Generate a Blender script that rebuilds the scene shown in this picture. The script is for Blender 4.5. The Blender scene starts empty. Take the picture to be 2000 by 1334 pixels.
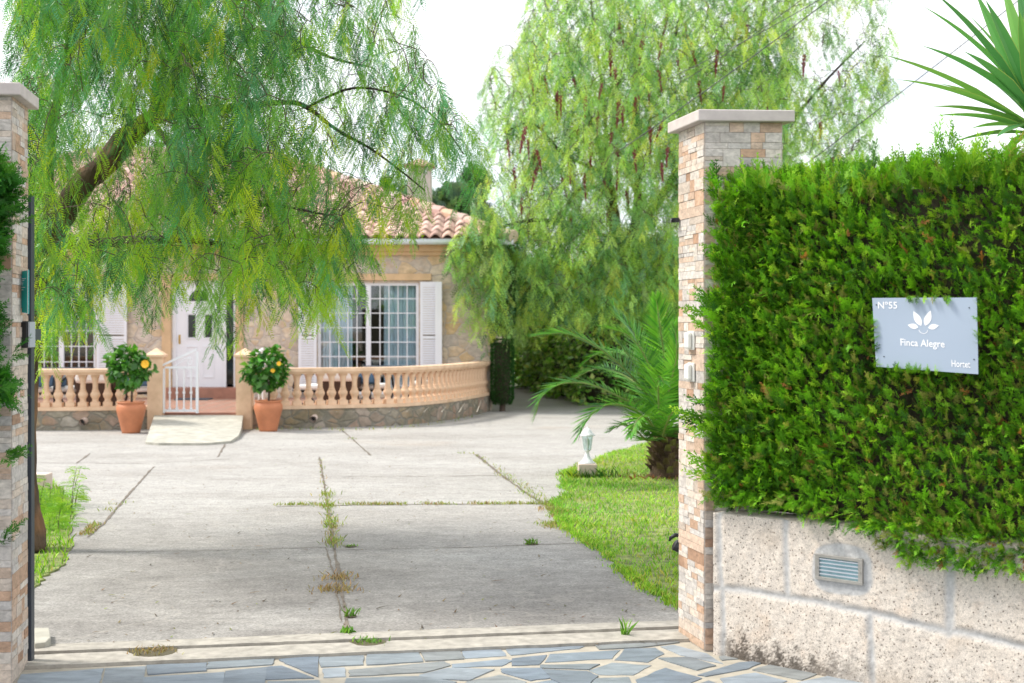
import bpy, math, random
import numpy as np
from mathutils import Vector, Matrix

random.seed(7); RS = np.random.RandomState(7)
scene = bpy.context.scene
COL = scene.collection

# ------------------------------------------------------------------ camera, sky, sun, exposure
F, CX, HY, EYE = 2700.0, 1000.0, 635.0, 1.75       # photo is 2000 px wide: focal length in those px, horizon row, eye height
cd = bpy.data.cameras.new('camera'); cam = bpy.data.objects.new('camera', cd); COL.objects.link(cam)
cam.location = (0, 0, EYE); cam.rotation_euler = (math.radians(90), 0, 0)
cd.sensor_width = 36.0; cd.lens = 36.0 * F / 2000.0
cd.shift_y = -(667.0 - HY) / 2000.0
cd.clip_start = 0.05; cd.clip_end = 2000
cd.dof.use_dof = True; cd.dof.focus_distance = 8.6; cd.dof.aperture_fstop = 3.2
scene.camera = cam

SUN = Vector((-0.62, 0.12, 0.78)).normalized()
w = bpy.data.worlds.new('World'); scene.world = w; w.use_nodes = True
nt = w.node_tree; nt.nodes.clear()
out = nt.nodes.new('ShaderNodeOutputWorld'); bg = nt.nodes.new('ShaderNodeBackground'); bg.inputs[1].default_value = 0.12
sky = nt.nodes.new('ShaderNodeTexSky'); sky.sky_type = 'NISHITA'; sky.sun_disc = False
sky.sun_elevation = math.asin(SUN.z); sky.sun_rotation = math.atan2(SUN.x, SUN.y)
tc = nt.nodes.new('ShaderNodeTexCoord'); mp = nt.nodes.new('ShaderNodeMapping'); mp.inputs['Scale'].default_value = (1, 1, 3.2)
nz = nt.nodes.new('ShaderNodeTexNoise'); nz.inputs['Scale'].default_value = 2.6; nz.inputs['Detail'].default_value = 7; nz.inputs['Roughness'].default_value = .55
rp = nt.nodes.new('ShaderNodeValToRGB'); rp.color_ramp.elements[0].position = .28; rp.color_ramp.elements[0].color = (.30, .30, .30, 1); rp.color_ramp.elements[1].position = .52; rp.color_ramp.elements[1].color = (.97, .97, .97, 1)
mx = nt.nodes.new('ShaderNodeMix'); mx.data_type = 'RGBA'
nt.links.new(tc.outputs['Generated'], mp.inputs[0]); nt.links.new(mp.outputs[0], nz.inputs['Vector']); nt.links.new(nz.outputs[0], rp.inputs[0])
nt.links.new(rp.outputs[0], mx.inputs[0]); nt.links.new(sky.outputs[0], mx.inputs[6]); mx.inputs[7].default_value = (7.5, 7.65, 7.9, 1)
nt.links.new(mx.outputs[2], bg.inputs[0]); nt.links.new(bg.outputs[0], out.inputs[0])

sl = bpy.data.lights.new('sun', 'SUN'); sl.energy = 2.7; sl.angle = math.radians(12.0); sl.color = (1, .95, .86)
so = bpy.data.objects.new('sun', sl); COL.objects.link(so); so.location = (-20, 10, 30)
so.rotation_euler = (-SUN).to_track_quat('-Z', 'Y').to_euler()
scene.view_settings.view_transform = 'Standard'; scene.view_settings.look = 'None'
scene.view_settings.exposure = 0.82; scene.view_settings.gamma = 1.0
scene.cycles.max_bounces = 7; scene.cycles.diffuse_bounces = 3; scene.cycles.transparent_max_bounces = 10

# ------------------------------------------------------------------ coordinates
def at(px, py, Y): return Vector(((px - CX) * Y / F, Y, EYE - (py - HY) * Y / F))   # photo pixel at a distance
def gnd(px, py, z=0.0):
    Y = F * (EYE - z) / (py - HY); return Vector(((px - CX) * Y / F, Y, z))
WP, WD = Vector((1.08, 7.38, 0)), Vector((1.23, -1.14, 0)).normalized()             # street wall: start and direction
WN = Vector((WD.y, -WD.x, 0))                                                        # its outward normal, towards the street
if WN.y > 0: WN = -WN
def wall_sz(px, py):
    k = (px - CX) / F; s = (WP.y * k - WP.x) / (WD.x - k * WD.y)
    Y = WP.y + WD.y * s; return s, EYE - (py - HY) * Y / F
def wall_pt(s, z, d=0.0):
    p = WP + WD * s + WN * d; return Vector((p.x, p.y, z))

# ------------------------------------------------------------------ materials
def new_mat(name):
    m = bpy.data.materials.new(name); m.use_nodes = True; t = m.node_tree; t.nodes.clear()
    o = t.nodes.new('ShaderNodeOutputMaterial'); b = t.nodes.new('ShaderNodeBsdfPrincipled')
    t.links.new(b.outputs[0], o.inputs[0]); return m, t, b, o
def N(t, kind, **kw):
    n = t.nodes.new(kind)
    for k, v in kw.items():
        if k in n.inputs: n.inputs[k].default_value = v
        else: setattr(n, k, v)
    return n
def ramp(t, src, stops):
    r = t.nodes.new('ShaderNodeValToRGB'); e = r.color_ramp.elements
    while len(e) < len(stops): e.new(.5)
    for i, (p, c) in enumerate(stops):
        e[i].position = p; e[i].color = (c, c, c, 1) if not hasattr(c, '__len__') else (*c, 1)
    t.links.new(src, r.inputs[0]); return r.outputs[0]
def mix(t, a, b, fac, mode='MIX'):
    m = t.nodes.new('ShaderNodeMix'); m.data_type = 'RGBA'; m.blend_type = mode
    for i, v in ((0, fac), (6, a), (7, b)):
        if hasattr(v, 'is_linked') or hasattr(v, 'links'): t.links.new(v, m.inputs[i])
        elif i == 0: m.inputs[0].default_value = v
        else: m.inputs[i].default_value = (*v, 1) if len(v) == 3 else v
    return m.outputs[2]
def noise(t, scale, detail=4, vec=None, rough=.55, dist=0):
    n = N(t, 'ShaderNodeTexNoise', Scale=scale, Detail=detail, Roughness=rough, Distortion=dist)
    if vec is not None: t.links.new(vec, n.inputs['Vector'])
    return n.outputs[0]
def objco(t, scale=None):
    c = t.nodes.new('ShaderNodeTexCoord').outputs['Object']
    if scale:
        m = t.nodes.new('ShaderNodeMapping'); m.inputs['Scale'].default_value = scale; t.links.new(c, m.inputs[0]); c = m.outputs[0]
    return c
def bump(t, b, h, strength=.3, dist=.01):
    n = N(t, 'ShaderNodeBump', Strength=strength, Distance=dist); t.links.new(h, n.inputs['Height']); t.links.new(n.outputs[0], b.inputs['Normal'])
def simple(name, c, rough=.6, var=.12, scale=12, metal=0.0, bmp=.08, spec=.5, c2=None):
    m, t, b, o = new_mat(name); v = objco(t)
    n = noise(t, scale, 5, v)
    lo = tuple(x * (1 - var) for x in c); hi = tuple(min(1, x * (1 + var)) for x in (c2 or c))
    t.links.new(ramp(t, n, [(.3, lo), (.7, hi)]), b.inputs['Base Color'])
    b.inputs['Roughness'].default_value = rough; b.inputs['Metallic'].default_value = metal; b.inputs['Specular IOR Level'].default_value = spec
    if bmp: bump(t, b, noise(t, scale * 6, 4, v), bmp, .004)
    return m
def leaf_mat(name, trans=.42, rough=.42, spec=.4, tint=(1.25, 1.2, .55)):
    m, t, b, o = new_mat(name)
    a = N(t, 'ShaderNodeAttribute', attribute_name='Col')
    t.links.new(a.outputs['Color'], b.inputs['Base Color']); b.inputs['Roughness'].default_value = rough; b.inputs['Specular IOR Level'].default_value = spec
    tr = t.nodes.new('ShaderNodeBsdfTranslucent'); t.links.new(mix(t, a.outputs['Color'], tint, 1.0, 'MULTIPLY'), tr.inputs[0])
    ms = t.nodes.new('ShaderNodeMixShader'); ms.inputs[0].default_value = trans
    t.links.new(b.outputs[0], ms.inputs[1]); t.links.new(tr.outputs[0], ms.inputs[2]); t.links.new(ms.outputs[0], o.inputs[0]); return m
def attr_mat(name, rough=.7, var=.25, scale=14, bmp=.25, dist=.004, stretch=None, spec=.3):
    m, t, b, o = new_mat(name); v = objco(t, stretch)
    a = N(t, 'ShaderNodeAttribute', attribute_name='Col')
    n = ramp(t, noise(t, scale, 6, v, .6, .6), [(.25, 1 - var), (.75, 1 + var * .6)])
    t.links.new(mix(t, a.outputs['Color'], n, 1.0, 'MULTIPLY'), b.inputs['Base Color'])
    b.inputs['Roughness'].default_value = rough; b.inputs['Specular IOR Level'].default_value = spec
    bump(t, b, noise(t, scale * 3.5, 5, v), bmp, dist); return m
def rubble(name, scale, stops, mortar, width=.05, squash=1.0, dirt=0.0):
    m, t, b, o = new_mat(name); v = objco(t, (1, 1, squash))
    wn = N(t, 'ShaderNodeTexNoise', Scale=3.0, Detail=2); t.links.new(v, wn.inputs['Vector'])
    vv = N(t, 'ShaderNodeVectorMath', operation='MULTIPLY_ADD'); t.links.new(wn.outputs['Color'], vv.inputs[0]); vv.inputs[1].default_value = (.22,) * 3; t.links.new(v, vv.inputs[2])
    f1 = N(t, 'ShaderNodeTexVoronoi', Scale=scale, Randomness=.95); t.links.new(vv.outputs[0], f1.inputs['Vector'])
    ed = N(t, 'ShaderNodeTexVoronoi', Scale=scale, Randomness=.95, feature='DISTANCE_TO_EDGE'); t.links.new(vv.outputs[0], ed.inputs['Vector'])
    sp = t.nodes.new('ShaderNodeSeparateColor'); t.links.new(f1.outputs['Color'], sp.inputs[0])
    c = ramp(t, sp.outputs[0], stops)
    c = mix(t, c, ramp(t, noise(t, 9, 6, v, .65), [(.3, .72), (.7, 1.18)]), 1, 'MULTIPLY')
    c = mix(t, c, (.62, .36, .12), ramp(t, noise(t, 2.3, 3, v), [(.52, 0), (.75, .45)]))
    mm = ramp(t, ed.outputs['Distance'], [(0, 1), (width, .75), (width * 1.9, 0)])
    c = mix(t, c, mortar, mm)
    if dirt: c = mix(t, c, (.16, .15, .10), ramp(t, noise(t, 2.1, 5, v, .7), [(.42, 0), (.7, dirt)]))
    t.links.new(c, b.inputs['Base Color']); b.inputs['Roughness'].default_value = .85; b.inputs['Specular IOR Level'].default_value = .2
    h = mix(t, ramp(t, ed.outputs['Distance'], [(0, 0), (width * 2.4, .8), (.4, 1)]), noise(t, 22, 5, v), .3)
    bump(t, b, h, .7, .03); return m

MT = {}
MT['white'] = simple('white_lacquer', (.80, .82, .86), .4, .03, 3, bmp=.02)
MT['white_plastic'] = simple('white_plastic', (.78, .77, .73), .35, .03, 5, bmp=.02)
MT['peach'] = simple('peach_cast_stone', (.70, .47, .30), .75, .10, 5, bmp=.12, c2=(.76, .54, .37))
MT['cream_block'] = simple('pink_cream_block', (.62, .50, .43), .8, .1, 8, bmp=.15)
MT['cornice'] = simple('ochre_cornice', (.64, .45, .26), .75, .14, 4, bmp=.12)
MT['gutter'] = simple('pale_gutter', (.66, .70, .72), .4, .05, 3, bmp=.02)
MT['render_wall'] = simple('plain_render', (.52, .47, .42), .85, .12, 4, bmp=.2)
MT['capstone'] = simple('grey_capstone', (.56, .50, .47), .75, .10, 14, bmp=.12)
MT['terracotta'] = simple('terracotta_pot', (.50, .185, .085), .6, .16, 5, bmp=.1)
MT['terra_floor'] = simple('terracotta_floor', (.36, .17, .115), .5, .2, 6, bmp=.05)
MT['dark_metal'] = simple('anthracite_metal', (.035, .045, .062), .4, .1, 6, bmp=.02)
MT['black'] = simple('black_plastic', (.008, .009, .012), .3, .1, 6, bmp=.02)
MT['grey_plastic'] = simple('grey_plastic', (.42, .45, .50), .4, .06, 6, bmp=.02)
MT['steel'] = simple('brushed_steel', (.50, .47, .43), .38, .12, 18, metal=.75, bmp=.06)
MT['rattan'] = simple('brown_rattan', (.055, .026, .015), .5, .35, 60, bmp=.5)
MT['cushion'] = simple('white_cushion', (.80, .78, .74), .9, .04, 5, bmp=.1)
MT['blue_cushion'] = simple('blue_cushion', (.07, .14, .23), .85, .15, 5, bmp=.1)
MT['curtain'] = simple('pale_curtain', (.80, .86, .88), .9, .08, 2, bmp=.02)
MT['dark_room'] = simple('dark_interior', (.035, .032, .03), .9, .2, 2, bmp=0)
MT['mat'] = simple('door_mat', (.06, .075, .10), .95, .2, 40, bmp=.2)
MT['wood'] = simple('dark_wood', (.10, .05, .03), .6, .2, 8)
MT['bark'] = attr_mat('peeling_bark', .9, .55, 9, 1.0, .03, (1, 1, .35))
MT['twig'] = simple('thin_twig', (.085, .06, .042), .8, .3, 9, bmp=.1)
MT['pepper_leaf'] = leaf_mat('pepper_leaf', .46, .36, .35)
MT['needle'] = leaf_mat('cypress_spray', .30, .55, .25, (1.2, 1.2, .5))
MT['leaf'] = leaf_mat('broad_leaf', .30, .30, .5)
MT['palm_leaf'] = leaf_mat('palm_leaf', .30, .38, .4)
MT['grass'] = leaf_mat('grass_blade', .35, .55, .25)
MT['yucca'] = leaf_mat('yucca_blade', .22, .38, .35, (1.15, 1.25, .7))
MT['shoot'] = simple('green_shoot', (.16, .24, .05), .7, .3, 9, bmp=0)
MT['berry'] = simple('red_berry', (.24, .03, .045), .45, .3, 30, bmp=0)
MT['flower'] = simple('orange_flower', (.88, .50, .03), .6, .15, 20, bmp=0)
MT['soil'] = simple('lawn_soil', (.13, .16, .05), .95, .4, 9, bmp=.5, c2=(.20, .23, .07))
MT['earth'] = simple('dry_earth', (.26, .20, .14), .95, .25, 3, bmp=.4)
MT['asphalt'] = simple('asphalt', (.06, .06, .06), .9, .2, 30, bmp=.4)
MT['joint'] = simple('joint_dirt', (.15, .125, .10), .95, .4, 12, bmp=.4)
MT['cable'] = simple('black_cable', (.07, .075, .08), .6, .1, 3, bmp=0)
MT['tile'] = attr_mat('pillar_tile', .6, .42, 26, .4, .004, (1, 1, 1.6), .3)
MT['rooftile'] = attr_mat('roof_tile', .8, .22, 7, .3, .006)
MT['slate'] = attr_mat('slate', .5, .38, 9, .6, .006, (.6, 1.6, 1), .4)
MT['mortar'] = simple('cream_mortar', (.38, .345, .285), .9, .14, 14, bmp=.3)
MT['facade'] = rubble('rubble_facade', 3.3, [(0, (.62, .54, .43)), (.25, (.56, .50, .44)), (.45, (.68, .52, .32)), (.62, (.64, .57, .49)), (.85, (.70, .60, .45)), (1, (.50, .44, .39))], (.55, .49, .43), .03, 1.35)
MT['plinth'] = rubble('rubble_plinth', 4.2, [(0, (.36, .31, .24)), (.35, (.28, .25, .20)), (.6, (.40, .27, .20)), (.8, (.44, .40, .34)), (1, (.30, .26, .18))], (.25, .23, .19), .05, 1.3, .75)
MT['teal'] = simple('teal_enamel', (.012, .36, .34), .35, .08, 8, bmp=0)
MT['sign'] = simple('grey_blue_sign', (.36, .43, .53), .38, .03, 2, bmp=.02)
MT['lettering'] = simple('white_lettering', (.88, .88, .90), .5, .01, 2, bmp=0)
MT['lens'] = simple('frosted_lens', (.30, .48, .52), .25, .12, 20, bmp=.1)
MT['cement'] = simple('grey_cement', (.40, .43, .47), .9, .12, 12, bmp=.35)

def glass_mat(name, refl=.16, tint=(.85, .92, .95)):
    m = bpy.data.materials.new(name); m.use_nodes = True; t = m.node_tree; t.nodes.clear()
    o = t.nodes.new('ShaderNodeOutputMaterial'); tr = N(t, 'ShaderNodeBsdfTransparent', Color=(*tint, 1)); gl = N(t, 'ShaderNodeBsdfGlossy', Roughness=.02)
    ms = t.nodes.new('ShaderNodeMixShader'); ms.inputs[0].default_value = refl
    t.links.new(tr.outputs[0], ms.inputs[1]); t.links.new(gl.outputs[0], ms.inputs[2]); t.links.new(ms.outputs[0], o.inputs[0]); return m
MT['glass'] = glass_mat('window_glass', .10)
MT['lamp_glass'] = glass_mat('lamp_glass', .2, (.80, .93, .92))

# concrete of the drive: pale far slab, weathered exposed aggregate on the near slabs
def concrete_mat():
    m, t, b, o = new_mat('drive_concrete'); v = objco(t)
    sx = t.nodes.new('ShaderNodeSeparateXYZ'); t.links.new(v, sx.inputs[0])
    near = N(t, 'ShaderNodeMapRange'); near.inputs[1].default_value = 13.6; near.inputs[2].default_value = 9.6; t.links.new(sx.outputs[1], near.inputs[0])
    base = ramp(t, noise(t, .9, 6, objco(t, (.45, 1, 1)), .62), [(.28, (.295, .278, .258)), (.5, (.36, .345, .325)), (.72, (.405, .392, .372))])
    dirt = ramp(t, noise(t, .55, 7, v, .68, .4), [(.36, 0), (.62, 1)])
    k = N(t, 'ShaderNodeMath', operation='MULTIPLY_ADD'); t.links.new(dirt, k.inputs[0]); t.links.new(near.outputs[0], k.inputs[1]); k.inputs[2].default_value = 0
    k2 = N(t, 'ShaderNodeMath', operation='MULTIPLY_ADD'); t.links.new(near.outputs[0], k2.inputs[0]); k2.inputs[1].default_value = .25; t.links.new(k.outputs[0], k2.inputs[2]); k2.use_clamp = True
    c = mix(t, base, (.225, .212, .198), k2.outputs[0])
    c = mix(t, c, (.36, .27, .19), ramp(t, noise(t, .33, 4, v, .6), [(.60, 0), (.78, .4)]))
    sp = ramp(t, noise(t, 55, 4, v, .75), [(.30, .45), (.5, 1), (.72, 1.5)])
    c = mix(t, c, sp, .8, 'MULTIPLY')
    c = mix(t, c, ramp(t, noise(t, 19, 5, v, .7), [(.3, .72), (.5, 1), (.72, 1.22)]), .8, 'MULTIPLY')
    c = mix(t, c, ramp(t, noise(t, 7, 6, objco(t, (.55, 1, 1)), .7), [(.3, .80), (.7, 1.14)]), 1, 'MULTIPLY')
    ln = N(t, 'ShaderNodeTexVoronoi', Scale=.55, feature='DISTANCE_TO_EDGE'); wn = N(t, 'ShaderNodeTexNoise', Scale=1.3, Detail=4); t.links.new(v, wn.inputs['Vector'])
    vv = N(t, 'ShaderNodeVectorMath', operation='MULTIPLY_ADD'); t.links.new(wn.outputs['Color'], vv.inputs[0]); vv.inputs[1].default_value = (1.4,) * 3; t.links.new(v, vv.inputs[2]); t.links.new(vv.outputs[0], ln.inputs['Vector'])
    c = mix(t, c, (.40, .37, .33), ramp(t, ln.outputs['Distance'], [(0, .35), (.010, 0)]))
    t.links.new(c, b.inputs['Base Color']); b.inputs['Roughness'].default_value = .88; b.inputs['Specular IOR Level'].default_value = .25
    bump(t, b, noise(t, 130, 4, v, .7), .55, .004); return m
MT['concrete'] = concrete_mat()
MT['ramp'] = simple('pale_concrete', (.40, .385, .33), .9, .2, 7, bmp=.3)
MT['sill'] = simple('sill_concrete', (.35, .325, .285), .9, .25, 14, bmp=.6)

def limestone_mat():
    m, t, b, o = new_mat('pitted_limestone'); v = objco(t)
    a = N(t, 'ShaderNodeAttribute', attribute_name='Col')            # red: mortar, green: soil splash along the foot
    sp = t.nodes.new('ShaderNodeSeparateColor'); t.links.new(a.outputs['Color'], sp.inputs[0])
    st = ramp(t, noise(t, 5, 6, v, .65), [(.3, (.58, .51, .44)), (.55, (.66, .59, .52)), (.75, (.66, .54, .44))])
    pit = mix(t, ramp(t, noise(t, 70, 4, v, .75), [(.30, .25), (.43, .95), (.7, 1.2)]), ramp(t, noise(t, 210, 3, v, .7), [(.3, .55), (.5, 1), (.7, 1.25)]), .7, 'MULTIPLY')
    st = mix(t, st, pit, 1, 'MULTIPLY')
    pv = N(t, 'ShaderNodeTexVoronoi', Scale=42, Randomness=1); t.links.new(v, pv.inputs['Vector'])
    st = mix(t, st, (.12, .09, .07), ramp(t, pv.outputs['Distance'], [(.12, .9), (.22, 0)])); st = mix(t, st, (.40, .30, .22), ramp(t, noise(t, 3.1, 5, v, .7), [(.55, 0), (.75, .5)]))
    mo = mix(t, (.49, .487, .485), ramp(t, noise(t, 60, 4, v), [(.3, .84), (.7, 1.1)]), 1, 'MULTIPLY')
    c = mix(t, st, mo, sp.outputs[0]); c = mix(t, c, (.045, .034, .026), sp.outputs[1])
    t.links.new(c, b.inputs['Base Color']); b.inputs['Roughness'].default_value = .9; b.inputs['Specular IOR Level'].default_value = .2
    bump(t, b, mix(t, pit, noise(t, 160, 4, v, .75), .5), .75, .004); return m
MT['limestone'] = limestone_mat()

# ------------------------------------------------------------------ mesh helpers
ORI = {}
def org(p): return ORI.get(p.name, Vector((0, 0, 0))) if p is not None else Vector((0, 0, 0))
def thing(name, label, cat, loc=(0, 0, 0), group=None):
    o = bpy.data.objects.new(name, None); COL.objects.link(o); o.location = loc; o.empty_display_size = .1
    o['label'] = label; o['category'] = cat
    if group: o['group'] = group
    ORI[o.name] = Vector(loc); return o
def tag(o, label, cat, group=None):
    o['label'] = label; o['category'] = cat
    if group: o['group'] = group
    return o
def link(name, me, mat, parent):
    o = bpy.data.objects.new(name, me); COL.objects.link(o)
    if mat: me.materials.append(mat)
    if parent is not None: o.parent = parent; ORI[o.name] = org(parent)
    return o
class MB:
    def __init__(s): s.v, s.f, s.c, s.col = [], [], [], (1, 1, 1)
    def add(s, vs, fs):
        n = len(s.v); s.v += [tuple(x) for x in vs]; s.c += [s.col] * len(vs); s.f += [tuple(n + i for i in f) for f in fs]; return s
    def prism(s, poly, z0, z1, inset=0):
        n = len(poly); b = [(p[0], p[1], z0) for p in poly]
        if inset:
            cx = sum(p[0] for p in poly) / n; cy = sum(p[1] for p in poly) / n
            tpl = [(cx + (p[0] - cx) * (1 - inset), cy + (p[1] - cy) * (1 - inset), z1) for p in poly]
        else: tpl = [(p[0], p[1], z1) for p in poly]
        return s.add(b + tpl, [tuple(range(n - 1, -1, -1)), tuple(range(n, 2 * n))] + [(i, (i + 1) % n, n + (i + 1) % n, n + i) for i in range(n)])
    def box(s, x0, x1, y0, y1, z0, z1): return s.prism([(x0, y0), (x1, y0), (x1, y1), (x0, y1)], z0, z1)
    def obox(s, o, u, v, n, a, b, c):                      # oriented box: origin corner, three axes, three lengths
        o, u, v, n = Vector(o), Vector(u) * a, Vector(v) * b, Vector(n) * c
        p = [o, o + u, o + u + v, o + v]; p = p + [q + n for q in p]
        return s.add(p, [(3, 2, 1, 0), (4, 5, 6, 7), (0, 1, 5, 4), (1, 2, 6, 5), (2, 3, 7, 6), (3, 0, 4, 7)])
    def lathe(s, prof, c=(0, 0, 0), n=20, sx=1, rot=0):
        vs, fs = [], []; m = len(prof)
        for i in range(n):
            a = 2 * math.pi * i / n + rot
            for r, z in prof: vs.append((c[0] + r * math.cos(a) * sx, c[1] + r * math.sin(a), c[2] + z))
        for i in range(n):
            j = (i + 1) % n
            for k in range(m - 1): fs.append((i * m + k, j * m + k, j * m + k + 1, i * m + k + 1))
        return s.add(vs, fs)
    def tube(s, pts, rad, n=6, cap=True):
        pts = [Vector(p) for p in pts]; m = len(pts)
        if not hasattr(rad, '__len__'): rad = [rad] * m
        vs, fs = [], []; ref = None
        for i, p in enumerate(pts):
            d = (pts[min(i + 1, m - 1)] - pts[max(i - 1, 0)]).normalized()
            if ref is None: ref = Vector((0, 0, 1)) if abs(d.z) < .9 else Vector((1, 0, 0))
            a = d.cross(ref); a = a.normalized() if a.length > 1e-6 else d.orthogonal().normalized(); b = d.cross(a); ref = -b if b.dot(ref) < 0 else b
            for k in range(n):
                t = 2 * math.pi * k / n; vs.append(p + (a * math.cos(t) + b * math.sin(t)) * rad[i])
        for i in range(m - 1):
            for k in range(n): fs.append((i * n + k, i * n + (k + 1) % n, (i + 1) * n + (k + 1) % n, (i + 1) * n + k))
        if cap: fs += [tuple(range(n - 1, -1, -1)), tuple(range((m - 1) * n, m * n))]
        return s.add(vs, fs)
    def build(s, name, mat, parent=None, smooth=False, bevel=0, color=False):
        o3 = org(parent); me = bpy.data.meshes.new(name)
        me.from_pydata([(v[0] - o3.x, v[1] - o3.y, v[2] - o3.z) for v in s.v], [], s.f); me.validate(); me.update()
        if color:
            ca = me.color_attributes.new('Col', 'FLOAT_COLOR', 'POINT')
            ca.data.foreach_set('color', np.array([(*c, 1) for c in s.c], dtype=np.float32).ravel())
        if smooth: me.shade_smooth()
        o = link(name, me, mat, parent)
        if bevel:
            b = o.modifiers.new('bevel', 'BEVEL'); b.width = bevel; b.segments = 2; b.limit_method = 'ANGLE'
        return o
def structure(o): o['kind'] = 'structure'; return o
def npmesh(name, V, C, mat, parent=None, k=4, smooth=False):     # V (n*k,3): every k vertices one face
    V = np.asarray(V, dtype=np.float64).reshape(-1, 3) - np.array(org(parent)); n = len(V)
    me = bpy.data.meshes.new(name); me.vertices.add(n); me.vertices.foreach_set('co', V.astype(np.float32).ravel())
    me.loops.add(n); me.loops.foreach_set('vertex_index', np.arange(n, dtype=np.int32)); me.polygons.add(n // k)
    me.polygons.foreach_set('loop_start', np.arange(0, n, k, dtype=np.int32)); me.polygons.foreach_set('loop_total', np.full(n // k, k, dtype=np.int32))
    me.update(calc_edges=True)
    C = np.asarray(C, dtype=np.float32).reshape(-1, 3)
    if len(C) != n: C = np.repeat(C, n // len(C), axis=0)
    ca = me.color_attributes.new('Col', 'FLOAT_COLOR', 'POINT'); ca.data.foreach_set('color', np.concatenate([C, np.ones((n, 1), np.float32)], 1).ravel())
    return link(name, me, mat, parent)
def dup(root, loc, label=None, rotz=None):
    r = root.copy(); COL.objects.link(r); r.location = loc
    if rotz is not None: r.rotation_euler = (0, 0, rotz)
    if label: r['label'] = label
    for ch in root.children:
        c = ch.copy(); COL.objects.link(c); c.parent = r
        for g in ch.children:
            d = g.copy(); COL.objects.link(d); d.parent = c
    return r
def nrm(a): return a / np.maximum(np.linalg.norm(a, axis=-1, keepdims=True), 1e-9)
def in_poly(x, y, poly):
    x = np.asarray(x); y = np.asarray(y); r = np.zeros(x.shape, bool); n = len(poly)
    for i in range(n):
        x0, y0 = poly[i]; x1, y1 = poly[(i + 1) % n]
        c = ((y0 > y) != (y1 > y)) & (x < (x1 - x0) * (y - y0) / (y1 - y0 + 1e-12) + x0); r ^= c
    return r
def palette(n, cols, wts, jit=.18):
    i = RS.choice(len(cols), n, p=np.array(wts) / sum(wts)); c = np.array(cols)[i]
    return np.clip(c * (1 + jit * RS.randn(n, 1)) * (1 + .06 * RS.randn(n, 3)), .004, 1)
def smooth_line(pts, k=6):
    pts = [Vector(p) for p in pts]; out_ = []
    for i in range(len(pts) - 1):
        p0, p1, p2, p3 = pts[max(i - 1, 0)], pts[i], pts[i + 1], pts[min(i + 2, len(pts) - 1)]
        for j in range(k):
            t = j / k; out_.append(.5 * ((2 * p1) + (p2 - p0) * t + (2 * p0 - 5 * p1 + 4 * p2 - p3) * t * t + (3 * p1 - p0 - 3 * p2 + p3) * t ** 3))
    return out_ + [pts[-1]]

# ------------------------------------------------------------------ ground, drive, paving
structure(MB().box(-400, 400, -300, 900, -.3, -.06).build('ground', MT['earth']))
structure(MB().box(-60, 60, -30, 3.9, -.08, -.05).build('road', MT['asphalt']))
sillA, sillB = gnd(60, 1305), gnd(1330, 1252)          # street edge of the gate sill
sillC, sillD = gnd(90, 1262), gnd(1330, 1214)          # drive edge
def line_at(a, b, x): return a.y + (b.y - a.y) * (x - a.x) / (b.x - a.x)
structure(MB().prism([(-14, line_at(sillC, sillD, -14) + .0), (14, line_at(sillC, sillD, 14)), (14, 60), (-14, 60)], -.05, 0).build('driveway', MT['concrete']))
def sub_line(a, b, n, amp):
    return [(a.x + (b.x - a.x) * i / n + 0, a.y + (b.y - a.y) * i / n + amp * (RS.rand() - .5)) for i in range(n + 1)]
x0, x1 = -3.4, 1.25
def sill_strip(f0, f1, z, name, amp=.012):
    n = 60; a, b = [], []
    for i in range(n + 1):
        x = x0 + (x1 - x0) * i / n; ya, yc = line_at(sillA, sillB, x), line_at(sillC, sillD, x)
        a.append((x, ya + (yc - ya) * f0 + amp * (RS.rand() - .5), z)); b.append((x, ya + (yc - ya) * f1 + amp * (RS.rand() - .5), z))
    m = MB(); vs = a + b + [(p[0], p[1], -.04) for p in a] + [(p[0], p[1], -.04) for p in b]; k = n + 1
    m.add(vs, [f for i in range(n) for f in ((i, i + 1, k + i + 1, k + i), (2 * k + i, 2 * k + i + 1, i + 1, i), (k + i, k + i + 1, 3 * k + i + 1, 3 * k + i))])
    return structure(m.build(name, MT['sill']))
sill_strip(0, .50, .012, 'gate_sill'); sill_strip(.50, .56, .004, 'gate_sill_groove'); sill_strip(.56, .78, .022, 'gate_sill_lip'); sill_strip(.78, 1.02, .008, 'gate_sill_edge')

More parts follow.
